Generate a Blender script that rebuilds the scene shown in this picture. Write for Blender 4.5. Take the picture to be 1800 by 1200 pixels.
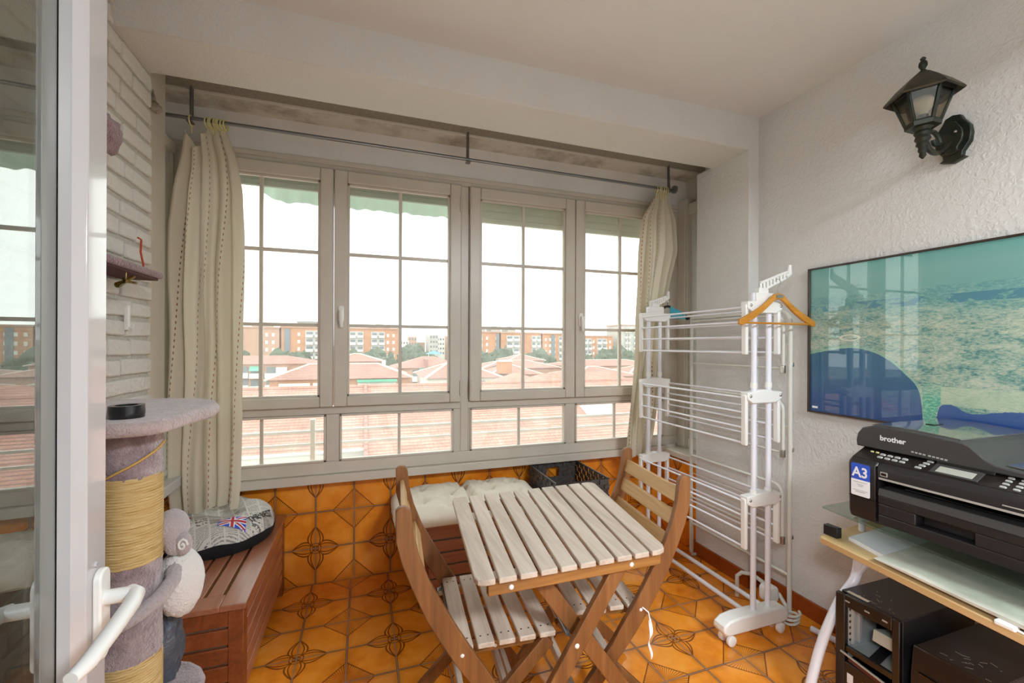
import bpy, bmesh, math, random
from mathutils import Vector as V, Matrix
from mathutils import noise as MN
from math import sin, cos, pi, radians as R, sqrt, exp
for _o in list(bpy.data.objects): bpy.data.objects.remove(_o)
random.seed(7)
S = bpy.context.scene; COL = S.collection

# ------------------------------------------------------------------ camera
cam_d = bpy.data.cameras.new('camera'); cam = bpy.data.objects.new('camera', cam_d); COL.objects.link(cam)
cam_d.sensor_width = 36; cam_d.lens = 36*760/1800; cam_d.shift_y = 6.6/1800; cam_d.clip_start = .02; cam_d.clip_end = 2000
cam.matrix_world = Matrix.Translation((0, 0, 1.35)) @ Matrix.Rotation(-R(18.95), 4, 'Z') @ Matrix.Rotation(R(90), 4, 'X') @ Matrix.Rotation(R(.22), 4, 'Z')
S.camera = cam
# ------------------------------------------------------------------ sky, lamps, exposure
SKY = 2.5; ROOM = 84
w = bpy.data.worlds.new('overcast'); S.world = w; w.use_nodes = True
wn = w.node_tree; bg = wn.nodes['Background']
tc = wn.nodes.new('ShaderNodeTexCoord'); nz = wn.nodes.new('ShaderNodeTexNoise'); nz.inputs['Scale'].default_value = 2.2; nz.inputs['Detail'].default_value = 4
cr = wn.nodes.new('ShaderNodeValToRGB'); cr.color_ramp.elements[0].position = .3; cr.color_ramp.elements[1].position = .7
cr.color_ramp.elements[0].color = (.88, .90, .93, 1); cr.color_ramp.elements[1].color = (1, .995, .98, 1)
wn.links.new(tc.outputs['Generated'], nz.inputs['Vector']); wn.links.new(nz.outputs['Fac'], cr.inputs['Fac']); wn.links.new(cr.outputs['Color'], bg.inputs['Color'])
bg.inputs['Strength'].default_value = SKY
vs = S.view_settings; vs.view_transform = 'Standard'; vs.look = 'None'; vs.gamma = 1; vs.use_curve_mapping = False; vs.exposure = 0.62
S.cycles.max_bounces = 10; S.cycles.diffuse_bounces = 6; S.cycles.glossy_bounces = 4; S.cycles.transparent_max_bounces = 16
S.cycles.use_denoising = True; S.cycles.caustics_reflective = False; S.cycles.caustics_refractive = False; S.cycles.sample_clamp_indirect = 6

# ------------------------------------------------------------------ helpers
WL = {}
def wl(p): return WL[p.name] if p else V((0, 0, 0))
def tag(o, label=None, cat=None, group=None, kind=None):
    if label: o['label'] = label
    if cat: o['category'] = cat
    if group: o['group'] = group
    if kind: o['kind'] = kind
    return o
def thing(name, label, cat, loc, group=None, kind=None):
    o = bpy.data.objects.new(name, None); COL.objects.link(o); o.location = loc; o.empty_display_size = .05
    WL[o.name] = V(loc); return tag(o, label, cat, group, kind)
def dup(root, loc, rotz=0, label=None, group=None, scale=None):
    r = root.copy(); COL.objects.link(r); r.location = loc; r.rotation_euler = (0, 0, rotz); WL[r.name] = V(loc)
    if scale: r.scale = scale
    if label: r['label'] = label
    if group: r['group'] = group
    for ch in list(root.children):
        c = ch.copy(); COL.objects.link(c); c.parent = r
        for g in list(ch.children):
            d = g.copy(); COL.objects.link(d); d.parent = c
    return r
class MB:
    def __init__(s): s.v = []; s.f = []; s.mi = []; s.uv = None
    def add(s, vs, fs, mi=0):
        n = len(s.v); s.v += [V(p) for p in vs]; s.f += [tuple(i+n for i in f) for f in fs]; s.mi += [mi]*len(fs); return s
    def bx(s, x0, x1, y0, y1, z0, z1, mi=0):
        return s.box(((x0+x1)/2, (y0+y1)/2, (z0+z1)/2), (x1-x0, y1-y0, z1-z0), None, mi)
    def box(s, c, d, rot=None, mi=0):
        c = V(c); P = []
        for k in range(8):
            p = V(((k & 1)-.5, ((k >> 1) & 1)-.5, (k >> 2)-.5)); p = V((p.x*d[0], p.y*d[1], p.z*d[2]))
            P.append(c + (rot @ p if rot is not None else p))
        return s.add(P, [(0, 2, 3, 1), (4, 5, 7, 6), (0, 1, 5, 4), (2, 6, 7, 3), (0, 4, 6, 2), (1, 3, 7, 5)], mi)
    def beam(s, p0, p1, wd, ht, up=(0, 0, 1), mi=0):
        p0, p1 = V(p0), V(p1); d = (p1-p0); L = d.length; x = d.normalized(); y = V(up).cross(x).normalized(); z = x.cross(y)
        return s.box((p0+p1)/2, (L, wd, ht), Matrix((x, y, z)).transposed(), mi)
    def tube(s, pts, r, n=10, closed=False, mi=0, cap=True):
        pts = [V(p) for p in pts]; m = len(pts); rs = r if isinstance(r, (list, tuple)) else [r]*m
        t0 = (pts[1]-pts[0]).normalized(); a = V((0, 0, 1)) if abs(t0.z) < .9 else V((1, 0, 0)); nrm = t0.cross(a).normalized(); base = len(s.v)
        for i, p in enumerate(pts):
            if closed: t = (pts[(i+1) % m]-pts[i-1]).normalized()
            else: t = (pts[min(i+1, m-1)]-pts[max(i-1, 0)]).normalized()
            nrm = (nrm-t*nrm.dot(t)).normalized(); b = t.cross(nrm)
            s.v += [p+(nrm*cos(2*pi*k/n)+b*sin(2*pi*k/n))*rs[i] for k in range(n)]
        for i in range(m if closed else m-1):
            j = (i+1) % m
            for k in range(n):
                s.f.append((base+i*n+k, base+i*n+(k+1) % n, base+j*n+(k+1) % n, base+j*n+k)); s.mi.append(mi)
        if cap and not closed:
            s.f.append(tuple(base+k for k in range(n))[::-1]); s.f.append(tuple(base+(m-1)*n+k for k in range(n))); s.mi += [mi]*2
        return s
    def lathe(s, c, prof, n=24, rot=None, mi=0, ph=0):
        c = V(c); base = len(s.v); m = len(prof)
        for r, z in prof:
            for k in range(n):
                p = V((r*cos(2*pi*k/n+ph), r*sin(2*pi*k/n+ph), z)); s.v.append(c+(rot @ p if rot is not None else p))
        for i in range(m-1):
            for k in range(n):
                s.f.append((base+i*n+k, base+i*n+(k+1) % n, base+(i+1)*n+(k+1) % n, base+(i+1)*n+k)); s.mi.append(mi)
        s.f.append(tuple(base+k for k in range(n))[::-1]); s.f.append(tuple(base+(m-1)*n+k for k in range(n))); s.mi += [mi]*2
        return s
    def prism(s, poly, h, fn, mi=0):
        """poly: 2D outline, h=(a,b) extents along third axis, fn(u,v,w)->point"""
        n = len(poly); P = [fn(u, v, h[0]) for u, v in poly]+[fn(u, v, h[1]) for u, v in poly]
        F = [tuple(range(n))[::-1], tuple(range(n, 2*n))]+[(i, (i+1) % n, n+(i+1) % n, n+i) for i in range(n)]
        return s.add(P, F, mi)
    def ball(s, c, r, nu=20, nv=12, disp=0, sc=4, rot=None, mi=0):
        c = V(c); r = (r, r, r) if not isinstance(r, (list, tuple)) else r; base = len(s.v)
        for j in range(nv+1):
            th = pi*j/nv
            for k in range(nu):
                d = V((sin(th)*cos(2*pi*k/nu), sin(th)*sin(2*pi*k/nu), -cos(th)))
                q = 1+(disp*MN.noise(d*sc+c*3.1) if disp else 0)
                p = V((d.x*r[0]*q, d.y*r[1]*q, d.z*r[2]*q)); s.v.append(c+(rot @ p if rot is not None else p))
        for j in range(nv):
            for k in range(nu):
                s.f.append((base+j*nu+k, base+j*nu+(k+1) % nu, base+(j+1)*nu+(k+1) % nu, base+(j+1)*nu+k)); s.mi.append(mi)
        return s
    def grid(s, fn, nu, nv, wrap=False, mi=0, uv=False):
        base = len(s.v); cu = nu if wrap else nu+1
        for j in range(nv+1):
            for i in range(cu): s.v.append(V(fn(i/nu, j/nv)))
        for j in range(nv):
            for i in range(nu):
                a, b = base+j*cu+i, base+j*cu+(i+1) % cu
                s.f.append((a, b, b+cu, a+cu)); s.mi.append(mi)
        if uv:
            s.uv = s.uv or {}
            for j in range(nv+1):
                for i in range(cu): s.uv[base+j*cu+i] = (i/nu, j/nv)
        return s
    def build(s, name, mats, parent=None, bevel=0, smooth=40, label=None, cat=None, group=None, kind=None, seg=2):
        if parent is not None: org = wl(parent)
        else:
            lo = [min(p[i] for p in s.v) for i in range(3)]; hi = [max(p[i] for p in s.v) for i in range(3)]
            org = V(((lo[0]+hi[0])/2, (lo[1]+hi[1])/2, lo[2]))
        me = bpy.data.meshes.new(name); me.from_pydata([p-org for p in s.v], [], s.f)
        mats = mats if isinstance(mats, (list, tuple)) else [mats]
        for m in mats: me.materials.append(m)
        if len(mats) > 1: me.polygons.foreach_set('material_index', s.mi)
        if s.uv:
            ul = me.uv_layers.new(name='UVMap')
            for lp in me.loops: ul.data[lp.index].uv = s.uv.get(lp.vertex_index, (0, 0))
        bm = bmesh.new(); bm.from_mesh(me); bmesh.ops.recalc_face_normals(bm, faces=bm.faces); bm.to_mesh(me); bm.free()
        if smooth:
            me.polygons.foreach_set('use_smooth', [True]*len(me.polygons)); me.set_sharp_from_angle(angle=R(smooth))
        o = bpy.data.objects.new(name, me); COL.objects.link(o)
        if parent is not None: o.parent = parent; WL[o.name] = org
        else: o.location = org; WL[o.name] = org
        if bevel:
            b = o.modifiers.new('bevel', 'BEVEL'); b.width = bevel; b.segments = seg; b.limit_method = 'ANGLE'; b.angle_limit = R(50)
        return tag(o, label, cat, group, kind)
def arc(c, r, a0, a1, n, ax='xz'):
    out = []
    for k in range(n+1):
        a = R(a0+(a1-a0)*k/n); u, v = r*cos(a), r*sin(a); c3 = V(c)
        out.append(c3+{'xz': V((u, 0, v)), 'yz': V((0, u, v)), 'xy': V((u, v, 0))}[ax])
    return out
def rounded(w_, h_, r, n=5):
    P = []
    for cx, cy, a in ((w_/2-r, h_/2-r, 0), (-w_/2+r, h_/2-r, 90), (-w_/2+r, -h_/2+r, 180), (w_/2-r, -h_/2+r, 270)):
        for k in range(n+1): P.append((cx+r*cos(R(a+90*k/n)), cy+r*sin(R(a+90*k/n))))
    return P
def text_mb(txt, size, fn, mb=None, mi=0, bold=0, align='LEFT'):
    cu = bpy.data.curves.new('lettering', 'FONT'); cu.body = txt; cu.size = size; cu.resolution_u = 3; cu.offset = bold; cu.align_x = align
    ob = bpy.data.objects.new('lettering', cu); COL.objects.link(ob); bpy.context.view_layer.update()
    me = bpy.data.meshes.new_from_object(ob.evaluated_get(bpy.context.evaluated_depsgraph_get()))
    mb = mb or MB(); mb.add([fn(v.co.x, v.co.y) for v in me.vertices], [tuple(p.vertices) for p in me.polygons], mi)
    bpy.data.objects.remove(ob); bpy.data.meshes.remove(me); bpy.data.curves.remove(cu); return mb

# ------------------------------------------------------------------ materials
def lin(h):
    h = h.lstrip('#'); c = [int(h[i:i+2], 16)/255 for i in (0, 2, 4)]
    return tuple(x/12.92 if x <= .04045 else ((x+.055)/1.055)**2.4 for x in c)+(1,)
class NT:
    def __init__(s, name):
        s.m = bpy.data.materials.new(name); s.m.use_nodes = True; s.t = s.m.node_tree; s.b = s.t.nodes['Principled BSDF']; s.out = s.t.nodes['Material Output']
    def n(s, typ, **kw):
        nd = s.t.nodes.new(typ)
        for k, v_ in kw.items(): setattr(nd, k, v_)
        return nd
    def set(s, sock, val):
        if isinstance(val, bpy.types.NodeSocket): s.t.links.new(val, sock)
        else: sock.default_value = val
    def ma(s, op, a, b=None, c=None, clamp=False):
        nd = s.n('ShaderNodeMath', operation=op, use_clamp=clamp)
        for i, q in enumerate((a, b, c)):
            if q is not None: s.set(nd.inputs[i], q)
        return nd.outputs[0]
    def mix(s, f, a, b, blend='MIX'):
        nd = s.n('ShaderNodeMix', data_type='RGBA', blend_type=blend); s.set(nd.inputs[0], f); s.set(nd.inputs[6], a); s.set(nd.inputs[7], b); return nd.outputs[2]
    def co(s, which='Object', scale=(1, 1, 1)):
        tcn = s.n('ShaderNodeTexCoord'); mp = s.n('ShaderNodeMapping'); mp.inputs['Scale'].default_value = scale
        s.t.links.new(tcn.outputs[which], mp.inputs[0]); return mp.outputs[0]
    def pos(s):
        g = s.n('ShaderNodeNewGeometry'); sp = s.n('ShaderNodeSeparateXYZ'); s.t.links.new(g.outputs['Position'], sp.inputs[0]); return sp.outputs
    def noise(s, vec, scale, detail=3, rough=.55, dist=0):
        nd = s.n('ShaderNodeTexNoise'); s.set(nd.inputs['Scale'], scale); s.set(nd.inputs['Detail'], detail); s.set(nd.inputs['Roughness'], rough); s.set(nd.inputs['Distortion'], dist)
        if vec is not None: s.t.links.new(vec, nd.inputs['Vector'])
        return nd.outputs['Fac']
    def ramp(s, f, stops):
        nd = s.n('ShaderNodeValToRGB'); e = nd.color_ramp.elements
        while len(e) < len(stops): e.new(.5)
        for el, (p, c) in zip(e, stops): el.position = p; el.color = c if not isinstance(c, str) else lin(c)
        s.set(nd.inputs[0], f); return nd.outputs[0]
    def bump(s, h, strength=.3, dist=.01):
        nd = s.n('ShaderNodeBump'); nd.inputs['Strength'].default_value = strength; nd.inputs['Distance'].default_value = dist; s.set(nd.inputs['Height'], h); s.t.links.new(nd.outputs[0], s.b.inputs['Normal'])
    def p(s, **kw):
        for k, v_ in kw.items(): s.set(s.b.inputs[{'color': 'Base Color', 'rough': 'Roughness', 'metal': 'Metallic', 'spec': 'Specular IOR Level', 'coat': 'Coat Weight', 'coatr': 'Coat Roughness', 'sheen': 'Sheen Weight', 'alpha': 'Alpha'}[k]], v_)
        return s
def mat(name, col, rough=.5, metal=0, bump=None, var=None, coat=0, sheen=0, spec=.5):
    t = NT(name); c = lin(col)
    if var:
        v_ = t.co('Object', var[2] if len(var) > 2 else (1, 1, 1)); f = t.noise(v_, var[0], 4, .6); f = t.ramp(f, [(.32, (0, 0, 0, 1)), (.68, (1, 1, 1, 1))]); c = t.mix(f, c, lin(var[1]))
    t.p(color=c, rough=rough, metal=metal, coat=coat, sheen=sheen, spec=spec)
    if bump:
        v_ = t.co('Object', bump[3] if len(bump) > 3 else (1, 1, 1)); t.bump(t.noise(v_, bump[0], 4, .6), bump[1], bump[2])
    return t.m
def wood(name, c1, c2, c3, axis, rough=.5, coat=0, sc=14):
    t = NT(name); st = [1, 1, 1]; st[axis] = .06; v_ = t.co('Object', st)
    f = t.noise(v_, sc, 5, .65, 1.2); g = t.noise(v_, sc*7, 3, .6); h = t.noise(t.co('Object'), 3, 2)
    f2 = t.ma('ADD', t.ma('MULTIPLY', f, .7), t.ma('MULTIPLY', g, .3))
    c = t.ramp(f2, [(.32, c3), (.5, c1), (.66, c2)]); c = t.mix(t.ma('MULTIPLY', h, .5), c, lin(c1))
    t.p(color=c, rough=rough, coat=coat, coatr=.28); t.bump(f2, .25, .002); return t.m
def tiles(name, ax, off, size=.2035):
    t = NT(name); P = t.pos(); q = []
    for a_, o_ in zip(ax, off): q.append(t.ma('PINGPONG', t.ma('DIVIDE', t.ma('SUBTRACT', P[a_], o_), size), 1))
    a, b = q; ia, ib = t.ma('SUBTRACT', 1, a), t.ma('SUBTRACT', 1, b)
    mx, mn = t.ma('MAXIMUM', a, b), t.ma('MINIMUM', a, b)
    def band(x, c, w_): return t.ma('COMPARE', x, c, w_)
    gro = t.ma('LESS_THAN', t.ma('MINIMUM', t.ma('MINIMUM', a, ia), t.ma('MINIMUM', b, ib)), .011)
    d = t.ma('ADD', ia, ib); ins = t.ma('LESS_THAN', d, .56); outl = band(d, .56, .018)
    fan = t.ma('FRACT', t.ma('MULTIPLY', t.ma('ARCTAN2', ib, ia), 13/(pi/2))); fan = t.ma('LESS_THAN', fan, .33)
    fan = t.ma('MULTIPLY', t.ma('MULTIPLY', fan, ins), t.ma('GREATER_THAN', d, .10)); axd = t.ma('MULTIPLY', ins, t.ma('LESS_THAN', t.ma('MINIMUM', ia, ib), .02))
    tt = t.ma('DIVIDE', mx, .60); wv = t.ma('MULTIPLY', t.ma('MULTIPLY', tt, t.ma('SUBTRACT', 1, tt)), .72)
    wv = t.ma('MULTIPLY', wv, t.ma('SUBTRACT', 1.35, t.ma('MULTIPLY', tt, .6)))
    pet = t.ma('MULTIPLY', band(mn, wv, .019), t.ma('LESS_THAN', tt, 1)); w2 = t.ma('MULTIPLY', wv, .62)
    pet2 = t.ma('MULTIPLY', band(mn, w2, .015), t.ma('MULTIPLY', t.ma('LESS_THAN', tt, 1), t.ma('GREATER_THAN', tt, .2)))
    stem = t.ma('MULTIPLY', t.ma('LESS_THAN', mn, .022), t.ma('GREATER_THAN', mx, .56))
    st2 = t.ma('MULTIPLY', t.ma('GREATER_THAN', mx, .976), t.ma('LESS_THAN', mn, .46))
    r_ = t.ma('SQRT', t.ma('ADD', t.ma('MULTIPLY', a, a), t.ma('MULTIPLY', b, b))); ros = t.ma('MAXIMUM', band(r_, .14, .012), t.ma('LESS_THAN', r_, .035))
    ros = t.ma('MAXIMUM', ros, band(r_, .075, .012)); diag = t.ma('MULTIPLY', band(a, b, .02), t.ma('LESS_THAN', r_, .26)); ros = t.ma('MAXIMUM', ros, diag)
    line = outl
    for k in (pet, pet2, stem, st2, ros): line = t.ma('MAXIMUM', line, k)
    g = t.n('ShaderNodeNewGeometry').outputs['Position']; n1 = t.noise(g, 4.5, 3); n2 = t.noise(g, 22, 3)
    base = t.ramp(t.ma('ADD', t.ma('MULTIPLY', n1, .7), t.ma('MULTIPLY', n2, .3)), [(.3, TILE[0]), (.5, TILE[1]), (.7, TILE[2])])
    base = t.mix(t.ma('MULTIPLY', fan, .72), base, lin('#7a3a10'))
    base = t.mix(t.ma('MULTIPLY', axd, .5), base, lin('#7a3a10'))
    base = t.mix(t.ma('MULTIPLY', t.ma('SUBTRACT', 1, t.ma('MINIMUM', t.ma('MULTIPLY', t.ma('MINIMUM', t.ma('MINIMUM', a, ia), t.ma('MINIMUM', b, ib)), 7), 1)), .35), base, lin('#8a4212'))
    base = t.mix(t.ma('MULTIPLY', line, .84), base, lin('#5c2a0c')); base = t.mix(gro, base, lin('#8f7560'))
    rg = t.ma('ADD', .16, t.ma('MULTIPLY', gro, .5)); t.p(color=base, rough=rg, spec=.5)
    hgt = t.ma('SUBTRACT', 1, t.ma('MAXIMUM', gro, t.ma('MULTIPLY', line, .35))); t.bump(hgt, .35, .003); return t.m
TILE = ('#d0700f', '#f09428', '#f7a746')
def stucco(name, col, col2, s1=60, st=.23, dist=.008):
    t = NT(name); g = t.n('ShaderNodeNewGeometry').outputs['Position']
    n1 = t.noise(g, s1, 3, .5, .6); n2 = t.noise(g, s1*2.6, 2, .5); v_ = t.noise(g, 2.2, 3)
    h = t.ramp(n1, [(.42, (0, 0, 0, 1)), (.66, (1, 1, 1, 1))]); h = t.ma('ADD', h, t.ma('MULTIPLY', n2, .3))
    t.p(color=t.mix(v_, lin(col), lin(col2)), rough=.85, spec=.2); t.bump(h, st, dist); return t.m
def glass(name, dirt_haze=.05, tint='#f4f8f5', gl=1.0):
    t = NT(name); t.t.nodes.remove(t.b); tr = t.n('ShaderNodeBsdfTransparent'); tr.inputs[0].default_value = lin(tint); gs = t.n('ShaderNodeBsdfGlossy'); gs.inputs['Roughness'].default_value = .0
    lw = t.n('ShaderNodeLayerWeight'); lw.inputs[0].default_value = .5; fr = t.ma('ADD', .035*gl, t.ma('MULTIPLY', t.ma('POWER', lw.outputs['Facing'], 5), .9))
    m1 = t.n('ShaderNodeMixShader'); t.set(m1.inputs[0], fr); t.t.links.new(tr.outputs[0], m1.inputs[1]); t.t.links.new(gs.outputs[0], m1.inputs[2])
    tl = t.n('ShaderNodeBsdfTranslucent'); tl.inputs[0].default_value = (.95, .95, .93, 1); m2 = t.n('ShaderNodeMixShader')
    nzv = t.noise(t.n('ShaderNodeNewGeometry').outputs['Position'], 6, 4); t.set(m2.inputs[0], t.ma('MULTIPLY', nzv, dirt_haze*2))  # pale translucent film: pane dirt plus a veil standing in for outdoor haze
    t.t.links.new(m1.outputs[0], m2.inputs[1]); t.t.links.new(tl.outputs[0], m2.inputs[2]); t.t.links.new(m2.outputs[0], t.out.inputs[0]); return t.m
def fabric(name, stripes=0, col='#d6cdb9', dash=64, trl=.3):
    t = NT(name); base = lin(col)
    if stripes:
        uv = t.n('ShaderNodeUVMap'); sp = t.n('ShaderNodeSeparateXYZ'); t.t.links.new(uv.outputs[0], sp.inputs[0])
        k = t.ma('MULTIPLY', sp.outputs[0], stripes); u = t.ma('COMPARE', t.ma('FRACT', k), .5, .022)
        dsh = t.ma('LESS_THAN', t.ma('FRACT', t.ma('ADD', t.ma('MULTIPLY', sp.outputs[1], dash), t.ma('MULTIPLY', t.ma('FLOOR', k), .37))), .42)
        msk = t.ma('MULTIPLY', u, dsh); dcol = t.mix(t.ma('FRACT', t.ma('MULTIPLY', t.ma('FLOOR', k), .618)), lin('#b0552e'), lin('#4a2a24'))
        base = t.mix(t.ma('MULTIPLY', msk, .9), base, dcol)
    t.p(color=base, rough=.9, spec=.1, sheen=.2); wv = t.noise(t.co('Object'), 240, 2); t.bump(wv, .2, .002)
    tl = t.n('ShaderNodeBsdfTranslucent'); t.set(tl.inputs[0], base); m1 = t.n('ShaderNodeMixShader'); m1.inputs[0].default_value = trl
    t.t.links.new(t.b.outputs[0], m1.inputs[1]); t.t.links.new(tl.outputs[0], m1.inputs[2]); t.t.links.new(m1.outputs[0], t.out.inputs[0]); return t.m

m_stucco = stucco('white_stucco', '#dbd9d6', '#d2cfca'); m_plaster = stucco('plain_plaster', '#dedcda', '#d6d3ce', 30, .08, .004)
m_beam = stucco('beam_plaster', '#dad7d3', '#d0ccc6', 75, .25, .006)
m_brick = stucco('whitewashed_brick', '#dad7d1', '#cfcbc4', 40, .35, .008); m_mortar = stucco('painted_mortar', '#c9c5bd', '#b9b4aa', 60, .5, .01)
m_upvc = mat('white_frame_paint', '#d2cabe', .32, var=(2.5, '#c8bfb2')); m_upvc2 = mat('door_plastic', '#c3c0c1', .1, coat=.4)
m_floor = tiles('orange_floor_tile', (0, 1), (-.268, 2.460)); m_wtile = tiles('orange_wall_tile', (0, 2), (-.252, .2)); m_stile = tiles('orange_side_tile', (1, 2), (2.46, .2))
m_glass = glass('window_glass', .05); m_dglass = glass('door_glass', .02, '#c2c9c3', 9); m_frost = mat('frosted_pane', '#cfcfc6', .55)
m_white = mat('white_plastic', '#eceae6', .35); m_whitetube = mat('white_enamel_tube', '#e6e6ee', .28, coat=.2); m_grtube = mat('aged_white_tube', '#d4d2c8', .4)
m_steel = mat('grey_metal', '#8b8b8d', .35, .8); m_rust = mat('rusty_metal', '#6b5540', .8, .2, var=(30, '#b9b3a6')); m_screw = mat('steel_screw', '#b8b4ac', .3, .9); m_dark = mat('dark_screw', '#2b2622', .5)
m_ring = mat('yellowed_plastic', '#d8cf92', .4)
m_tan = wood('weathered_slat_wood', '#c9b8a8', '#dccdbf', '#a39080', 1, .6); m_oak = wood('brown_leg_wood', '#7f5028', '#9a683a', '#4f3018', 2, .5, sc=9); m_pale = wood('pale_back_wood', '#c79f6a', '#d9b684', '#a87c48', 1, .5)
m_apron = wood('apron_wood', '#9a6833', '#b5803f', '#6e4620', 0, .5)
m_acac = wood('reddish_bench_wood', '#a2664a', '#b97c5c', '#7e4526', 1, .36, coat=.7, sc=10); m_acac2 = wood('reddish_front_wood', '#85441f', '#a05a30', '#5a2c12', 1, .4, sc=10)
m_liner = mat('grey_liner', '#a09d95', .8)
m_cloth = fabric('curtain_cloth', 13); m_cloth2 = fabric('curtain_cloth_plain', 9, dash=64)
m_cushion = mat('cream_cotton', '#e6ddcb', .95, bump=(300, .25, .002), sheen=.3)
m_black = mat('black_fabric', '#141416', .9); m_weave = mat('black_woven_strap', '#3a3736', .4, var=(60, '#5d5956'))
m_plush = mat('mauve_plush', '#b09a9c', .95, bump=(140, .9, .012), var=(26, '#7d6468'), sheen=.6); m_plushl = mat('pale_mauve_plush', '#bfaaa6', .95, bump=(120, .8, .01), var=(30, '#a58e8c'), sheen=.6)
m_pink = mat('pink_plush', '#9a6f74', .95, bump=(110, .9, .015), var=(20, '#7b4f56'), sheen=.6)
m_sisal = mat('sisal_rope', '#dcc08a', .9, bump=(60, 1, .008, (.3, .3, 4)), var=(50, '#c8a262', (.4, .4, 5))); m_string = mat('straw_string', '#c29a4e', .8)
m_toy = mat('grey_plush', '#a99c9d', .95, bump=(140, .8, .008), sheen=.5); m_toyw = mat('white_plush', '#dcd6d2', .95, bump=(140, .8, .008), sheen=.5)
m_bpl = mat('black_plastic', '#232021', .38, bump=(500, .12, .001)); m_bpl2 = mat('dark_grey_plastic', '#3b3938', .42); m_gloss = mat('glossy_black', '#0d0c0d', .08, coat=.6); m_silver = mat('silver_key', '#b7b6b0', .35, .3)
m_lidtop = mat('glossy_lid', '#55544f', .1, coat=.8)
m_case = mat('black_case_steel', '#232326', .36, bump=(300, .15, .002), var=(12, '#2e2e31')); m_case2 = mat('black_case_front', '#1d1715', .3, coat=.2); m_tin = mat('bare_tin', '#c9ccca', .42, .45)
m_beech = wood('beech_laminate', '#d2b07c', '#dcbe8e', '#c09c66', 1, .4, sc=6); m_paper = mat('paper', '#e9e8ea', .8); m_paper2 = mat('cream_paper', '#d8d2c4', .8, var=(7, '#b9b4a6'))
m_dglassh = glass('green_shelf_glass', .015, '#dde8e1', 1.4)
m_iron = mat('dark_green_iron', '#1f2a28', .38, .5, var=(18, '#3c3a2c')); m_bronze = mat('bronzed_iron', '#4a4230', .4, .6, var=(20, '#2c2c24')); m_bulb = mat('white_bulb', '#d9d3c4', .3); m_lglass = glass('lantern_glass', .03, '#e8e4dc', 1)
m_hang = wood('honey_hanger_wood', '#c48328', '#d2943a', '#a86a18', 0, .4); m_teal = mat('teal_cloth', '#3d98aa', .8)
m_gold = mat('gold_ribbon', '#8a6b1e', .3, .6, var=(60, '#3b3010')); m_red = mat('red_string', '#b0402a', .8)
m_blue = mat('blue_print', '#2b53c4', .5); m_redp = mat('red_print', '#b8323a', .8); m_wprint = mat('white_print', '#e9e9ee', .5); m_txt = mat('dark_print', '#2c2b2d', .8)
m_base = mat('dark_orange_skirting', '#9c4c1c', .22, var=(6, '#8a3f14'))

# ================================================================== THE SETTING
def struct(name, mb, m, bevel=0, label=None, parent=None, cat=None, seg=2):
    return mb.build(name, m, parent, bevel, label=label, cat=cat, kind='structure' if parent is None else None, seg=seg)
ZC, ZB, ZO = 2.635, 2.45, 2.57
struct('floor', MB().bx(-.95, 2.3, -.28, 2.68, -.1, 0), m_floor, label='glossy orange tiled floor with diamonds and flowers', cat='floor')
struct('ceiling', MB().bx(-1.1, 2.35, -.28, 2.0, ZC, ZC+.12), m_plaster, label='plain off-white ceiling of the enclosed terrace', cat='ceiling')
struct('beam', MB().bx(-.95, 2.16, 1.86, 2.14, ZB, ZC+.12), m_beam, .006, 'rough white ceiling beam across the room before the windows', cat='beam')
struct('wall_right', MB().bx(2.11, 2.3, -.28, 2.265, 0, ZC+.02), m_stucco, label='rough white stucco wall behind picture and lantern', cat='wall')
struct('pillar', MB().bx(2.04, 2.16, 1.86, 2.265, 0, ZB+.01), m_stucco, .006, 'shallow white stucco pillar under the right end of the beam', cat='pillar')
b = MB().bx(-.95, -.83, -.28, 2.15, 0, ZC+.02, 0)
z = .02
row = 0
while z < 2.6:
    hgt = .058; y = 2.15-(.0 if row % 2 else .0)
    L = .205 if row % 2 else .125
    zz = z
    while y > .5:
        ln = L+random.uniform(-.02, .03)
        b.box((-.831+random.uniform(-.002, .002), y-ln/2, zz+hgt/2), (.022, ln, hgt-random.uniform(0, .007)), Matrix.Rotation(random.uniform(-.03, .03), 3, 'X'), 1)
        y -= ln+random.uniform(.009, .014); L = random.choice((.21, .2, .13, .22, .12, .21))
    z += hgt+.0135; row += 1
struct('wall_left', b, [m_mortar, m_brick], .006, 'whitewashed brick side wall with deep grooved joints', cat='wall', seg=2)
# parapet under the windows
struct('wall_front', MB().bx(-1.0, 2.3, 2.665, 2.80, -.1, .585), m_wtile, label='low orange tiled parapet under the long window', cat='wall')
struct('wall_right', MB().bx(2.06, 2.25, 2.265, 2.665, 0, .585), m_stile, label='short orange tiled side parapet behind the drying rack', cat='wall')
struct('wall_left', MB().bx(-1.0, -.88, 2.15, 2.665, 0, .69), m_stile, label='orange tiled side parapet behind the newspaper cushion', cat='wall')
struct('trim', MB().bx(-.9, -.835, 2.152, 2.215, 0, .69), m_upvc, .003, 'white block at the foot of the brick wall end', cat='trim')
struct('baseboard_right', MB().bx(2.098, 2.115, -.2, 1.85, 0, .085).bx(2.028, 2.042, 1.85, 2.265, 0, .085).bx(2.04, 2.1, 1.846, 1.862, 0, .085), m_base, .002, 'dark orange tile skirting along the stucco wall', cat='baseboard')
g_ = MB()
for yy in (2.2, 2.0): g_.bx(2.0272, 2.0285, yy, yy+.005, 0, .086)
for yy in (1.57, 1.3, 1.1): g_.bx(2.0972, 2.0985, yy, yy+.005, 0, .086)
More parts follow.
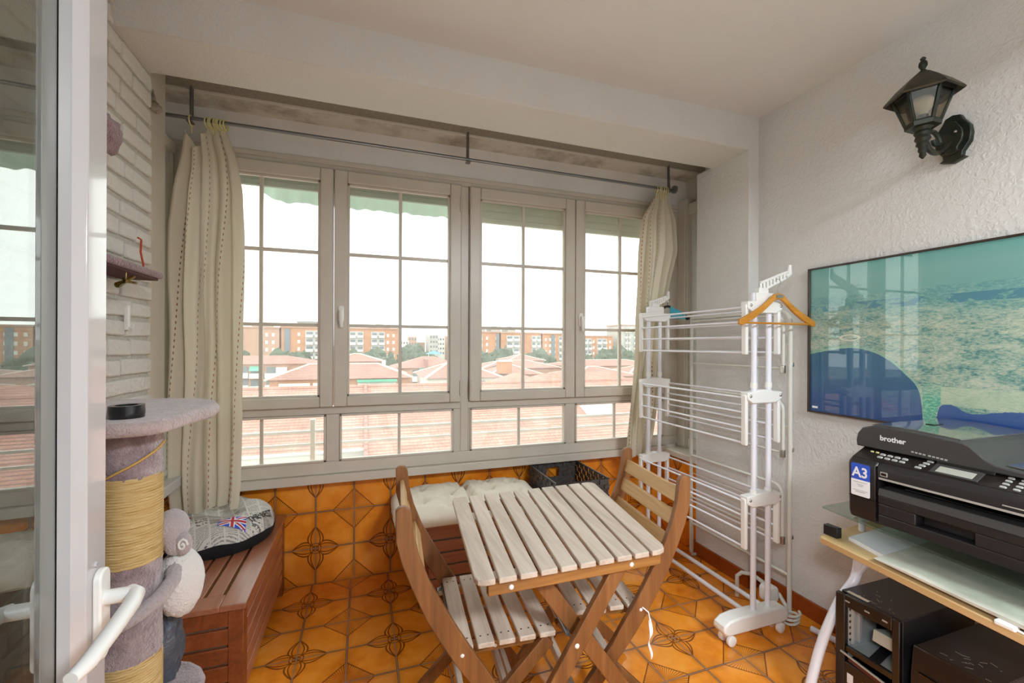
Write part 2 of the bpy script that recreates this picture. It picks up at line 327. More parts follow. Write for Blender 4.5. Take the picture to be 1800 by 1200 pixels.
# window sill boards
struct('trim', MB().bx(-.88, 2.06, 2.575, 2.70, .585, .632), m_upvc, .004, 'long white sill board under the window', cat='sill')
struct('trim', MB().bx(2.03, 2.25, 2.255, 2.70, .585, .625), m_upvc, .004, 'white sill of the small side window on the right', cat='sill')
struct('trim', MB().bx(-.96, -.80, 2.152, 2.60, .69, .735), mat('grey_sill_paint', '#c9c8c4', .45), .004, 'grey edged sill beside the brick wall', cat='sill')
# outer ceiling beyond the beam, lintel panel, rail board
def soffit():
    t = NT('dirty_soffit'); g = t.n('ShaderNodeNewGeometry').outputs['Position']; P = t.pos()
    n1 = t.noise(g, 5, 5, .65); st = t.ramp(n1, [(.45, (0, 0, 0, 1)), (.72, (1, 1, 1, 1))])
    mk = t.ma('MULTIPLY', st, t.ma('GREATER_THAN', P[1], 2.455)); c = t.mix(t.ma('MULTIPLY', mk, .75), lin('#d6d0c4'), lin('#6f5c4e'))
    t.p(color=c, rough=.9); t.bump(t.noise(g, 60, 4), .5, .01); return t.m
struct('ceiling', MB().bx(-1.0, 2.3, 2.10, 2.45, ZO, ZO+.1), mat('shade_grey_ceiling', '#958d80', .95, bump=(90, 1, .01), var=(60, '#a59d90')), label='strip of rough outer ceiling behind the beam, its shade painted grey', cat='ceiling')  # shade behind the beam is put into this strip's grey colour
m_sof = soffit()
struct('trim', MB().bx(-1.0, 2.3, 2.45, 2.70, ZO-.012, ZO+.1), m_sof, .004, 'white soffit band stained with mould above the curtain rail', cat='trim')
struct('trim', MB().bx(-1.0, 2.3, 2.60, 2.70, 2.355, ZO-.01), mat('lintel_paint', '#e9e6e2', .5, var=(3, '#dedad5')), label='pale grey lintel panel above the window', cat='lintel')
struct('trim', MB().bx(-1.0, 2.3, 2.588, 2.60, 2.345, 2.372), m_upvc, .003, 'thin white strip along the top of the window', cat='trim')
# recess ends
struct('wall_left', MB().bx(-1.0, -.955, 2.15, 2.70, .73, ZO), m_upvc, label='painted back of the recess left of the window', cat='wall')
struct('wall_right', MB().bx(2.245, 2.3, 2.265, 2.70, .6, ZO), m_upvc, label='painted back of the recess right of the window', cat='wall')
# small side windows
wn2 = thing('window_2', 'narrow side window with frosted pane beside the brick wall', 'window', (-.9, 2.35, .735), kind='structure')
MB().bx(-.955, -.845, 2.152, 2.345, .735, ZO-.012).build('frame', m_upvc, wn2, .004)
MB().bx(-.93, -.9, 2.345, 2.36, .735, 2.34).bx(-.93, -.9, 2.585, 2.6, .735, 2.34).bx(-.93, -.89, 2.345, 2.6, 2.3, 2.35).build('frame', m_upvc, wn2, .003)
MB().bx(-.925, -.915, 2.36, 2.585, .735, 2.3).build('frosted_pane', m_frost, wn2)
MB().bx(-.9, -.89, 2.38, 2.41, 1.88, 1.89).build('latch', m_dark, wn2)
wn3 = thing('window_3', 'narrow side window with frosted pane behind the drying rack', 'window', (2.2, 2.43, .625), kind='structure')
MB().bx(2.17, 2.245, 2.50, 2.60, .625, 2.4).bx(2.18, 2.24, 2.27, 2.50, .625, .70).bx(2.18, 2.24, 2.27, 2.50, 2.28, 2.36).bx(2.18, 2.24, 2.266, 2.29, .70, 2.28).build('frame', m_upvc, wn3, .004)
MB().bx(2.205, 2.215, 2.29, 2.50, .70, 2.28).build('frosted_pane', m_frost, wn3)
MB().tube([(2.165, 2.515, .64), (2.165, 2.515, 2.34)], .006).build('bead', m_upvc, wn3)
# ---- the long window
W1 = thing('window_1', 'long white window of four casements over four fixed lower panes', 'window', (.59, 2.63, .63), kind='structure')
F = MB(); y0, y1 = 2.60, 2.66
F.bx(-.955, 2.2, y0, y1, .632, .70); F.bx(-.955, 2.2, y0, y1, 2.321, 2.36); F.bx(-.955, 2.2, y0+.004, y1, .962, 1.004)
F.bx(-.955, -.875, y0, y1, .7, 2.321); F.bx(.561, .61, y0, y1, .7, 2.321); F.bx(2.047, 2.2, y0, y1, .7, 2.321); F.bx(2.2, 2.26, y0, y1, .625, 2.36)
for a in (-.195, 1.27): F.bx(a, a+.07, y0, y1, .7, .962)
F.bx(.518, .561, y0, y1, .7, .962); F.bx(.61, .621, y0, y1, .7, .962)
F.build('frame', m_upvc, W1, .004)
for a, c, mc in ((-.875, -.195, -.515), (-.125, .518, .20), (.621, 1.27, .949), (1.34, 2.047, 1.658)):
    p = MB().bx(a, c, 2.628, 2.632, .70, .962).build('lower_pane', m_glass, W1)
    bd = .012; q = MB().bx(a, c, 2.594, 2.628, .70, .70+bd).bx(a, c, 2.594, 2.628, .962-bd, .962).bx(a, a+bd, 2.594, 2.628, .70, .962).bx(c-bd, c, 2.594, 2.628, .70, .962).build('glazing_bead', m_upvc, W1, .002)
    MB().bx(mc-.008, mc+.008, 2.622, 2.638, .70, .962).build('glazing_bar', m_upvc, p)
for k, (a, c, hx) in enumerate(((-.875, -.157, None), (-.157, .561, -.118), (.61, 1.329, None), (1.329, 2.047, 1.366))):
    z0, z1 = 1.006, 2.319; a += .002; c -= .002; s_ = .068
    sash = MB().bx(a, a+s_, 2.575, 2.645, z0, z1).bx(c-s_, c, 2.575, 2.645, z0, z1).bx(a+s_, c-s_, 2.575, 2.645, z0, z0+.056).bx(a+s_, c-s_, 2.575, 2.645, z1-.068, z1).build('casement', m_upvc, W1, .006)
    ga, gc, gz0, gz1 = a+s_, c-s_, z0+.056, z1-.068
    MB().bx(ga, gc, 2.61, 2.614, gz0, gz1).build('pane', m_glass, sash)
    bd = .012; MB().bx(ga, gc, 2.59, 2.609, gz0, gz0+bd).bx(ga, gc, 2.59, 2.609, gz1-bd, gz1).bx(ga, ga+bd, 2.59, 2.609, gz0, gz1).bx(gc-bd, gc, 2.59, 2.609, gz0, gz1).build('glazing_bead', m_upvc, sash, .002)
    mx = (ga+gc)/2; mb = MB().bx(mx-.009, mx+.009, 2.603, 2.621, gz0, gz1)
    for zz in (1.457, 1.858): mb.bx(ga, gc, 2.6035, 2.6205, zz-.009, zz+.009)
    mb.build('glazing_bar', m_upvc, sash)
    if hx:
        h_ = MB().prism(rounded(.03, .09, .012), (2.565, 2.576), lambda u, v, q, hx=hx: (hx+u, q, 1.52+v)).tube([(hx, 2.57, 1.535), (hx, 2.545, 1.535)], .009).tube([(hx, 2.545, 1.54), (hx, 2.543, 1.50), (hx+.002, 2.546, 1.445)], [.011, .011, .008]).build('handle', m_white, sash, .002)
for hx, hz in ((.556, 1.09), (.617, 1.09), (.556, 2.2), (.617, 2.2), (-.87, 1.09), (2.043, 1.09)):
    MB().tube([(hx, 2.57, hz-.045), (hx, 2.57, hz+.045)], .007).build('hinge', m_upvc, W1)
# ---- the open door at the left
D = thing('door_1', 'open white glazed door leaf close to the camera', 'door', (-.42, .935, 0), kind='structure')
XA, XB = -.475, -.42; ya, yb, zt = .0, .935, 2.18
MB().bx(XA, XB, yb-.062, yb, .01, zt).bx(XA, XB, ya, ya+.062, .01, zt).bx(XA, XB, ya+.062, yb-.062, .01, .12).bx(XA, XB, ya+.062, yb-.062, zt-.07, zt).build('leaf_frame', m_upvc2, D, .003)
bp = [(XB-.002, yb-.062), (XB-.014, yb-.076), (XB-.03, yb-.076), (XB-.03, yb-.062)]
MB().prism(bp, (.12, zt-.07), lambda u, v, q: (u, v, q)).prism([(x, ya+yb-y_) for x, y_ in bp][::-1], (.12, zt-.07), lambda u, v, q: (u, v, q)).build('glazing_bead', m_upvc2, D)
MB().bx(-.456, -.452, ya+.06, yb-.06, .11, zt-.06).build('pane', m_dglass, D)
MB().bx(-.4565, -.4515, yb-.112, yb-.077, .12, zt-.07).build('spacer_bar', mat('alu_spacer', '#a5a7a3', .35, .6), D)
MB().bx(XA+.01, XB-.01, yb, yb+.006, .1, 2.1).build('seal', mat('grey_seal', '#77736f', .7), D)
hd = MB().prism(rounded(.034, .15, .016), (-.42, -.408), lambda u, v, q: (q, .905+u, .90+v)).build('handle', m_white, D, .003)
MB().tube([(-.412, .905, .925), (-.37, .905, .925)], .012).tube([(-.378, .912, .925), (-.366, .90, .925), (-.362, .87, .923), (-.362, .80, .919), (-.364, .74, .915), (-.37, .715, .913)], [.012, .0125, .0125, .012, .0115, .009], 14).build('lever', m_white, hd)
MB().bx(-.409, -.407, .901, .909, .855, .872).build('key_slot', m_dark, hd)
for zz in (.985, .82): MB().lathe((-.42, .90, zz), [(.0045, 0), (.0045, .003)], 10, Matrix.Rotation(R(90), 3, 'Y')).build('screw', m_upvc2, hd)
D.rotation_euler = (0, 0, R(2.9))
# ---- wall behind the camera with its opening, and the lit living room beyond
wb = MB().bx(-.95, -.5, -.28, -.16, 0, ZC).bx(2.02, 2.3, -.28, -.16, 0, ZC).bx(-.5, 2.02, -.28, -.16, 2.52, ZC)
struct('wall_back', wb, m_stucco, label='stucco wall around the doorway to the living room', cat='wall')
struct('trim', MB().bx(-.5, -.43, -.22, -.1, 0, 2.52).bx(1.96, 2.02, -.22, -.1, 0, 2.52).bx(-.43, 1.96, -.22, -.1, 2.46, 2.52), m_upvc2, .003, 'white door frame of the terrace opening', cat='door frame')
struct('floor', MB().bx(-2.2, 3.2, -4.6, -.28, -.1, 0), mat('pale_stone_floor', '#cfccc6', .4), label='living room floor behind the camera', cat='floor')
struct('ceiling', MB().bx(-2.2, 3.2, -4.6, -.28, 2.6, 2.7), m_plaster, label='living room ceiling behind the camera', cat='ceiling')
struct('wall_back', MB().bx(-2.2, 3.2, -4.72, -4.6, 0, 2.6).bx(-2.32, -2.2, -4.72, -.28, 0, 2.6).bx(3.2, 3.32, -4.72, -.28, 0, 2.6).bx(-2.2, -.95, -.4, -.28, 0, 2.6).bx(2.3, 3.2, -.4, -.28, 0, 2.6), m_plaster, label='plain living room walls behind the camera', cat='wall')
for lx, lb in ((-1.35, 'flush round ceiling lamp left behind the camera'), (1.35, 'flush round ceiling lamp right behind the camera')):
    lmp = thing('ceiling_lamp', lb, 'lamp', (lx, -1.15, 2.5))
    MB().lathe((lx, -1.15, 2.57), [(.36, 0), (.36, .03)], 32).build('base', m_white, lmp)
    ld = bpy.data.lights.new('lamp_light', 'AREA'); ld.shape = 'DISK'; ld.size = .7; ld.energy = ROOM; ld.color = (.84, .93, 1)
    lo = bpy.data.objects.new('lamp_light', ld); COL.objects.link(lo); lo.parent = lmp; lo.location = (0, 0, .06)

# ================================================================== OUTSIDE
def rooftile(name, c1, c2, c3, pitch=.34):
    t = NT(name); P = t.pos(); g = t.n('ShaderNodeNewGeometry').outputs['Position']
    row = t.ma('FRACT', t.ma('DIVIDE', P[2], pitch*.36)); colm = t.ma('FRACT', t.ma('DIVIDE', P[0], .24))
    n1 = t.noise(g, .45, 4, .7); n2 = t.noise(g, 2.6, 3, .7); f = t.ma('ADD', t.ma('MULTIPLY', n1, .55), t.ma('MULTIPLY', n2, .45))
    c = t.ramp(f, [(.34, c3), (.5, c1), (.66, c2)]); c = t.mix(t.ma('MULTIPLY', t.ma('LESS_THAN', row, .3), .8), c, lin('#7a5f54')); c = t.mix(t.ma('MULTIPLY', t.ma('LESS_THAN', colm, .25), .25), c, lin('#8a5a4a'))
    t.p(color=c, rough=.9); return t.m
m_rt = rooftile('red_roof_tiles', '#ba8272', '#c8988a', '#957064'); m_rt2 = rooftile('pinkish_roof_tiles', '#a0766b', '#ad857a', '#8b675f', .6)
m_ow = mat('orange_brick', '#bf8a68', .9, var=(.6, '#b07c5c')); m_ow2 = mat('pale_orange_brick', '#bb9580', .9, var=(.5, '#ae8a76')); m_wf = mat('white_render', '#dcd8d0', .9); m_gf = mat('grey_render_far', '#b9b6b0', .9, var=(.3, '#a8a5a0'))
m_win = mat('window_dark', '#6d7478', .3); m_grn = mat('green_awning', '#5fae92', .8); m_trim = mat('white_ridge_mortar', '#cfc8bd', .9); m_leaf = mat('dark_foliage', '#3f4c3b', .9, var=(.9, '#58634f')); m_trunk = mat('bark', '#5a4a3a', .9); m_blueaw = mat('blue_canvas', '#4d86c9', .7)
struct('ground', MB().bx(-400, 500, 6, 900, -17.5, -17), mat('street_ground', '#8f8b80', .95, var=(.05, '#77806a')), label='street level ground far below the window', cat='ground')
hl = MB().grid(lambda u, v: (-300+u*900, 330+v*250, -17+(24+7*MN.noise((u*9, v*3, 1)))*min(1, v*2.2)*(.6+.4*sin(u*7+1))), 60, 10)
struct('hills', hl, mat('hazy_hill', '#9b9d92', 1, var=(.03, '#a9a59a')), label='low hazy hills on the horizon', cat='hill')
def hip(name, label, x0, x1, y0, y1, ze, zr, mroof, mwall, group=None, trims=True, zb=-17, ov=.5, rin=None, cat='building'):
    t = thing(name, label, cat, ((x0+x1)/2, (y0+y1)/2, zb), group); ym = (y0+y1)/2; k = rin if rin is not None else (y1-y0)/2
    MB().bx(x0+ov, x1-ov, y0+ov, y1-ov, zb, ze+.02).build('wall', mwall, t)
    a, b_ = (x0+k, ym, zr), (x1-k, ym, zr); P = [(x0, y0, ze), (x1, y0, ze), (x1, y1, ze), (x0, y1, ze), a, b_]
    MB().add(P, [(0, 1, 5, 4), (1, 2, 5), (2, 3, 4, 5), (3, 0, 4), (3, 2, 1, 0)]).build('roof', mroof, t, smooth=0)
    if trims:
        m = MB()
        for p, q in ((P[0], a), (P[1], b_), (P[2], b_), (P[3], a), (a, b_)): m.beam(p, q, .35, .22)
        m.build('ridge_cap', m_trim, t)
    return t
def balcony(t, x0, x1, y, z, awn=None, h=1.0):
    b = MB().bx(x0, x1, y-.9, y+.05, z, z+h).build('balcony', m_wf, t); MB().bx(x0+.15, x1-.15, y-.03, y+.06, z+h, z+2.3).build('window', m_win, t)
    if awn: MB().add([(x0, y, z+2.5), (x1, y, z+2.5), (x1, y-1.1, z+1.6), (x0, y-1.1, z+1.6), (x0, y-.05, z+2.45), (x1, y-.05, z+2.45), (x1, y-1.12, z+1.55), (x0, y-1.12, z+1.55)], [(0, 1, 2, 3), (7, 6, 5, 4), (0, 3, 7, 4), (1, 5, 6, 2), (2, 6, 7, 3), (0, 4, 5, 1)]).build('awning', m_grn, t, smooth=0)
# near roof across the street
nr = thing('building', 'nearest block with long red tiled roof filling the lower panes', 'building', (5, 34, -17))
MB().bx(-45, .1, 27.6, 37, -17, -4.7).bx(.1, 70, 23.4, 37, -17, -6.3).build('wall', m_wf, nr)
def ngrid(u, v):
    y = 26.8+v*7.5; return (-45+u*115, y, -4.75+v*2.9+.0*u)
r1 = MB().grid(lambda u, v: (-45+u*45.1, 26.8+v*7.5, -4.75+v*2.95), 20, 12).grid(lambda u, v: (.1+u*70, 22.5+v*11.8, -6.44+v*4.64), 20, 12).grid(lambda u, v: (-45+u*115, 34.3+v*3.2, -1.8-v*1.26), 40, 6)
r1.build('roof', m_rt, nr)
MB().tube([(-45, 26.7, -4.8), (.1, 26.7, -4.8)], .12, 8).tube([(.1, 22.4, -6.5), (70, 22.4, -6.5)], .12, 8).build('gutter', m_gf, nr)
MB().tube([(-45, 34.3, -1.78), (70, 34.3, -1.78)], .14, 8).build('ridge_cap', m_rt, nr)
for xx in (.15, 33): MB().beam((xx, 22.6, -6.3), (xx, 34.3, -1.7), .22, .22).build('party_wall', m_rt2, nr)
MB().bx(16.0, 18.4, 29.0, 30.6, -4.2, -3.0).build('roof_hatch', m_wf, nr, .08)
for xx in (-8, -3.2): MB().bx(xx, xx+.5, 31.5, 32, -3.4, -2.2).build('vent', m_rt2, nr)
# hip roof block behind it
h1 = hip('building', 'hip roofed orange block with white ridge lines in the second casement', -13.2, 7.4, 69, 81, -3.75, -1.75, m_rt2, m_ow, rin=5.2)
MB().bx(-7, -3, 69.4, 69.6, -6, -4.3).build('window_band', m_wf, h1); MB().bx(-11.5, -7.4, 69.4, 69.6, -6, -4.3).build('window_band', m_wf, h1); MB().bx(-.8, 4.8, 69.35, 69.55, -7, -4.4).build('window_band', m_wf, h1); MB().bx(-.9, 4.9, 68.7, 69.5, -4.3, -3.95).build('awning', m_grn, h1)
MB().bx(2.9, 3.5, 74.5, 75.2, -2, -1.2).build('chimney', m_trim, h1)
an = thing('antenna', 'spindly television aerial on the roof seen in the second casement', 'antenna', (-3.6, 78, -2.6)); MB().tube([(-3.6, 78, -2.6), (-3.6, 78, 1.2)], .07, 6).build('mast', m_trim, an)
a_ = MB()
for k in range(5): a_.tube([(-4.6+.1*k, 78, .9-.35*k), (-2.8-.05*k, 78, 1.0-.35*k)], .05, 5)
a_.build('dipole', m_trim, an)
# flats on the left with green awnings
f1 = hip('apartment_block', 'pink roofed flats with white balconies at the far left of the view', -40, -9, 100, 114, -2.7, -1.1, m_rt2, m_ow2, trims=False)
for x0, x1, zz, aw in ((-24.5, -22, -5.5, 0), (-21.8, -19.5, -5.6, 1), (-24.5, -22, -8, 0), (-21.8, -19.4, -8.2, 0), (-19, -17, -5.6, 0), (-19, -16.4, -8, 0), (-32, -28, -5.6, 1)): balcony(f1, x0, x1, 100.4, zz, aw)
MB().bx(-17, -15, 99.6, 100.6, -6.4, -3.4).build('gable_panel', m_wf, f1)
f2 = hip('apartment_block', 'pink roofed flats with green awning right of the hip roof', 5.5, 21, 88, 101, -3.3, -1.1, m_rt2, m_ow2, trims=False)
for x0, x1, zz, aw in ((9.2, 12, -6, 0), (10.6, 12.2, -5.7, 1), (13, 15.2, -5.8, 0), (15.6, 17.2, -5.8, 0), (9.4, 11.6, -8.4, 0), (12.8, 15.4, -8.3, 0), (15.9, 17.2, -8.3, 0)): balcony(f2, x0, x1, 88.4, zz, aw)
MB().bx(12.0, 12.3, 87.6, 95, -3.2, -1.6).build('party_wall', m_rt2, f2)
# roofs on the right
r5 = hip('building', 'pink hip roofed house with white upper windows in the third casement', 8, 19.2, 60, 74, -3.3, -1.4, m_rt2, m_wf, trims=True, rin=4.5)
for k in range(4): MB().bx(13+k*1.35, 13.9+k*1.35, 60.3, 60.55, -5.4, -3.8).build('window', m_win, r5)
r6 = hip('building', 'small red hip roof in front of the third casement skyline', 14.6, 22.4, 47.5, 56.5, -3.9, -2.2, m_rt, m_ow2, trims=False, rin=3.4)
r7 = hip('building', 'broad red hip roof seen through the two right casements', 15.2, 28.6, 38, 46, -3.15, -1.6, m_rt, m_ow2, trims=False, rin=2.4)
for (x0, x1, y0, y1, ze, zr, lb) in ((26, 47, 98, 112, -4.2, -2.5, 'pale pink roof with white ridges below the orange towers'), (23, 34, 80, 92, -4.4, -2.3, 'pink roof beside the orange chimney block'), (49, 78, 100, 114, -4.0, -2.6, 'wide pink roof at the right edge of the view'), (36, 50, 70, 82, -4.4, -2.8, 'low pink roof behind the broad red hip roof'), (50, 74, 74, 86, -4.6, -2.9, 'long pink roof half hidden by the right curtain'), (-8.4, 5, 115, 127, -2.9, -1.0, 'distant pink roof behind the white ridge lines'), (40, 52, 120, 132, -3.2, -1.4, 'small far pink roof under the tree line'), (-70, -42, 100, 114, -3, -1, 'pink roof hidden mostly by the left curtain')):
    hip('building', lb, x0, x1, y0, y1, ze, zr, m_rt2, m_ow2, 'pink roofs in the middle distance', trims=True)
cb = thing('chimney_block', 'orange brick lift house standing on a pink roof', 'building', (25.6, 79, -4)); MB().bx(24.5, 26.8, 78, 80.5, -4, -1.8).build('body', m_ow, cb); MB().bx(24.4, 26.9, 77.9, 80.6, -1.8, -1.6).build('coping', m_trim, cb)
# tower blocks
def tower(label, x0, x1, y, zt, mw, bays, dp=14, stair=()):
    t = thing('tower_block', label, 'building', ((x0+x1)/2, y+dp/2, -17), 'orange tower blocks on the skyline')
    MB().bx(x0, x1, y, y+dp, -17, zt).build('body', mw, t); MB().bx(x0-.3, x1+.3, y-.3, y+dp, zt, zt+.6).build('parapet', m_ow2, t)
    n = int((zt+15)/2.9)
    for bx0, bx1 in bays:
        MB().bx(bx0, bx1, y-.15, y+.3, -16, zt-1.0).build('balcony_bay', m_gf, t); m = MB(); q = MB()
        for k in range(n):
            zz = zt-1.4-k*2.9
            if zz < -15: break
            xm = (bx0+bx1)/2
            m.bx(bx0+.2, xm-.4, y-1.0, y-.1, zz-2.3, zz-1.2).bx(xm+.4, bx1-.2, y-1.0, y-.1, zz-2.2, zz-1.2); q.bx(bx0+.4, xm-.5, y-.2, y-.1, zz-1.2, zz-.1).bx(xm+.5, bx1-.4, y-.2, y-.1, zz-1.2, zz-.1)
        m.build('balcony_row', m_wf, t); q.build('window_row', m_win, t)
    m = MB(); xs = [x0+1.2+i*2.3 for i in range(int((x1-x0)/2.3))]
    for xx in xs:
        if any(a-1.4 < xx < b+.6 for a, b in bays) : continue
        if random.random() < .45: continue
        for k in range(n-1): m.bx(xx, xx+.9, y-.08, y+.1, zt-3.2-k*2.9, zt-1.9-k*2.9)
    if m.v: m.build('small_windows', m_wf, t)
    for a, b in stair: MB().bx(a, b, y-.25, y+.3, -16, zt-.4).build('stair_strip', m_win, t)
    return t
tower('orange tower at the far left behind the curtain edge', -58, -31.3, 190, 7.6, m_ow2, [(-46, -43.5)])
tower('orange tower with grey bay in the first casement', -30.6, -13.5, 190, 7.9, m_ow, [(-22, -15.5)], stair=[(-29.5, -27.4)])
tower('orange tower with two white bays in the second casement', -8, 14.6, 190, 7.8, m_ow, [(-5.5, 0), (3, 8.5)])
tower('orange tower with white corner bay left in the third casement', 40, 59.0, 190, 7.1, m_ow, [(48, 51)], stair=[(57.5, 59)])
tower('orange tower with white bays at the third casement bar', 59.8, 79.8, 190, 6.9, m_ow, [(62.5, 69), (75, 79.6)])
tower('orange tower with two tall bays right in the third casement', 80.6, 98.8, 190, 6.7, m_ow, [(89, 95.5)], stair=[(85, 87)])
tower('lower orange tower with two white bays in the fourth casement', 99.6, 119, 190, 5.8, m_ow, [(102.5, 107), (110, 115.5)])
tw = tower('slim grey tower beside the right curtain', 124, 140, 190, 11.6, m_gf, [(126, 129), (131, 135)])
for x0, x1, zb_, zt_, lb in ((-44.4, -37.9, 5, 11.0, 'flat grey roof house left of the first casement bar'), (-27.2, -18.7, 6, 11.9, 'wide grey roof house in the first casement'), (1.8, 11.7, 6, 11.0, 'grey stepped roof house in the second casement'), (52, 57.1, 5, 10.9, 'leftmost grey roof house in the third casement'), (60.2, 65.1, 5, 11.1, 'middle grey roof house in the third casement'), (68.6, 72.8, 5, 11, 'grey roof house touching the third casement bar'), (107.3, 110.9, 4, 10.5, 'grey roof house in the fourth casement')):
    ph = thing('far_tower', lb, 'building', ((x0+x1)/2, 212, -17), 'grey roof houses above the orange towers'); MB().bx(x0, x1, 207, 217, -17, zt_-.5).build('body', m_gf, ph); MB().bx(x0+(x1-x0)*.35, x0+(x1-x0)*.7, 209, 213, zt_-.5, zt_+.6).build('lift_house', m_wf, ph); MB().bx(x0-.2, x1+.2, 206.8, 217.2, zt_-1, zt_-.5).build('roof_edge', m_win, ph)
for k in range(9):
    x0 = 15+k*4.3+random.uniform(-.1, .1); zt_ = 3+random.uniform(0, 4.5)
    ph = thing('distant_block', 'pale distant block crowding the hillside in the second casement', 'building', (x0+2, 262, -17), 'pale blocks on the hillside'); MB().bx(x0*1.3, x0*1.3+5.2, 255+k % 3*8, 270, -17, zt_).build('body', random.choice((m_gf, m_wf, m_ow2)), ph); m = MB()
    for i in range(3):
        for j in range(4): m.bx(x0*1.3+.6+i*1.6, x0*1.3+1.5+i*1.6, 254.9+k % 3*8, 255.1+k % 3*8, zt_-2-j*2.8, zt_-.8-j*2.8)
    m.build('window_rows', m_win, ph)
# trees
def tree_mesh(nm, h, r, conic):
    t = thing('tree', 'x', 'tree', (0, 0, 0), 'dark trees along the avenue'); m = MB()
    for k in range(9 if not conic else 7):
        f = k/8
        if conic: c = (0, 0, h*(.25+.75*f*.95)); rr = r*(1.05-f)
        else: c = (random.uniform(-.5, .5)*r, random.uniform(-.5, .5)*r, h*random.uniform(.45, .8)); rr = r*random.uniform(.55, .8)
        m.ball(c, (rr, rr, rr*(.9 if not conic else 1.3)), 14, 9, .5, 3)
    m.build('crown', m_leaf, t); MB().tube([(0, 0, 0), (0, 0, h*.5)], [.35, .2], 8).build('trunk', m_trunk, t); return t
protos = [tree_mesh('a', 13, 4.6, 0), tree_mesh('b', 13, 4.2, 0), tree_mesh('c', 14, 2.8, 1)]
TR = [(-31.5, 2.4, 2, 'dark conifer beside the left curtain edge'), (-21, .2, 0, 'round tree right of the first casement bar'), (-17.6, -.6, 1, 'low tree second in the first casement'), (-4.6, -.2, 1, 'small tree at the left edge of the second casement'), (3.4, .6, 0, 'bushy tree below the grey roof house'), (8, 2, 2, 'pointed conifer left of the second casement bar'), (11.6, 3.3, 2, 'tallest tree just right of the second casement bar'), (14.6, 1.6, 1, 'dark tree right of the tallest tree'), (18, -1, 1, 'low shrubby tree by the blue canvas'), (36.6, -2.2, 1, 'low tree at the left edge of the third casement'), (39.8, -.3, 0, 'round tree in front of the third casement towers'), (45, .4, 1, 'broad tree left of the third casement bar'), (50.4, .2, 2, 'slim tree touching the third casement bar'), (57, .4, 0, 'large round tree right of the third casement bar'), (61.4, -2, 1, 'lower tree beside the large round one'), (76, -1.6, 1, 'low tree at the left of the fourth casement'), (82.6, -1.2, 0, 'wide tree in the fourth casement'), (87.6, 1.8, 0, 'tall dark tree at the fourth casement bar'), (92.4, -.2, 1, 'dark tree right of the fourth casement bar'), (101.5, -.8, 0, 'tree nearest the right curtain')]
for k, (x, zt_, pi_, lb) in enumerate(TR):
    dd = 140+(k*2 % 5)*9; x *= dd/140; zt_ = 1.35+(zt_-1.35)*dd/140
    s_ = (zt_+17.2)/(13.4 if pi_ < 2 else 14.4)
    dup(protos[pi_], (x, dd, -17), k*1.3, lb, scale=(s_*.9, s_*.9, s_))
for p in protos:
    for c in list(p.children): bpy.data.objects.remove(c)
    bpy.data.objects.remove(p)
ca = thing('canopy', 'bright blue canvas canopy among the trees in the second casement', 'canopy', (21, 135, -4)); MB().add([(18.6, 133, -1.4), (23, 133, -1.4), (23, 138, -1.4), (18.6, 138, -1.4), (20.8, 135.5, -.4)], [(0, 1, 4), (1, 2, 4), (2, 3, 4), (3, 0, 4), (3, 2, 1, 0)]).build('cover', m_blueaw, ca, smooth=0)
MB().tube([(18.8, 133.2, -17), (18.8, 133.2, -1.4)], .1, 6).tube([(22.8, 133.2, -17), (22.8, 133.2, -1.4)], .1, 6).build('post', m_trim, ca)
# balcony railing, shutters and valance just outside
rl = thing('railing', 'white bar railing outside the lower panes', 'railing', (.6, 2.86, .1))
for zz in (.827, .75): MB().bx(-1.05, 2.3, 2.845, 2.862, zz-.008, zz+.008).build('rail', m_white, rl, .002)
for xx in (-.287, 2.28, -1.04): MB().bx(xx-.014, xx+.014, 2.84, 2.868, .3, .90).build('post', m_white, rl, .002)
for xx in (-.27, .7, 1.9): MB().bx(xx-.012, xx+.012, 2.79, 2.85, .55, .58).build('bracket', m_white, rl)
def shutter(lb, x0, x1, zbot, m):
    t = thing('roller_shutter', lb, 'shutter', ((x0+x1)/2, 2.74, zbot)); s_ = MB(); zz = zbot+.035
    while zz < 2.42: s_.bx(x0, x1, 2.732, 2.746, zz, zz+.043); s_.bx(x0, x1, 2.736, 2.742, zz+.04, zz+.052); zz += .05
    s_.build('slats', m, t, .004); MB().bx(x0, x1, 2.728, 2.75, zbot, zbot+.034).build('bottom_rail', m, t, .004); return t
shutter('grey roller shutter edge above the two left casements', -.88, .57, 2.232, mat('grey_green_shutter', '#a5ab9f', .6))
shutter('cream roller shutter lowered a little over the two right casements', .60, 2.06, 2.148, mat('cream_shutter', '#d6d5c4', .6))
va = thing('awning', 'pale green awning valance with ragged edge outside the left casements', 'awning', (-.05, 3.0, 2.23))
m_val = fabric('green_valance_cloth', 0, '#c3d2c6', trl=.5)
v_ = MB().grid(lambda u, v: (-.60+u*1.22, 3.0+.012*sin(u*60)+.03*v, 2.235+v*.30+((1-v)*(.003*sin(u*37)+.003*sin(u*91)+(.05*max(0, 1-u*14))))), 80, 6)
v_.grid(lambda u, v: (-.60+u*1.22, 3.004+.012*sin(u*60)+.03*v, 2.235+v*.30+((1-v)*(.003*sin(u*37)+.003*sin(u*91)+(.05*max(0, 1-u*14))))), 80, 6).build('cloth', m_val, va)
MB().tube([(-.62, 3.03, 2.535), (.64, 3.03, 2.535)], .015).build('front_bar', m_white, va)
for xx in (-.55, .57): MB().tube([(xx, 3.03, 2.535), (xx, 2.695, 2.50)], .010).build('arm', m_white, va)

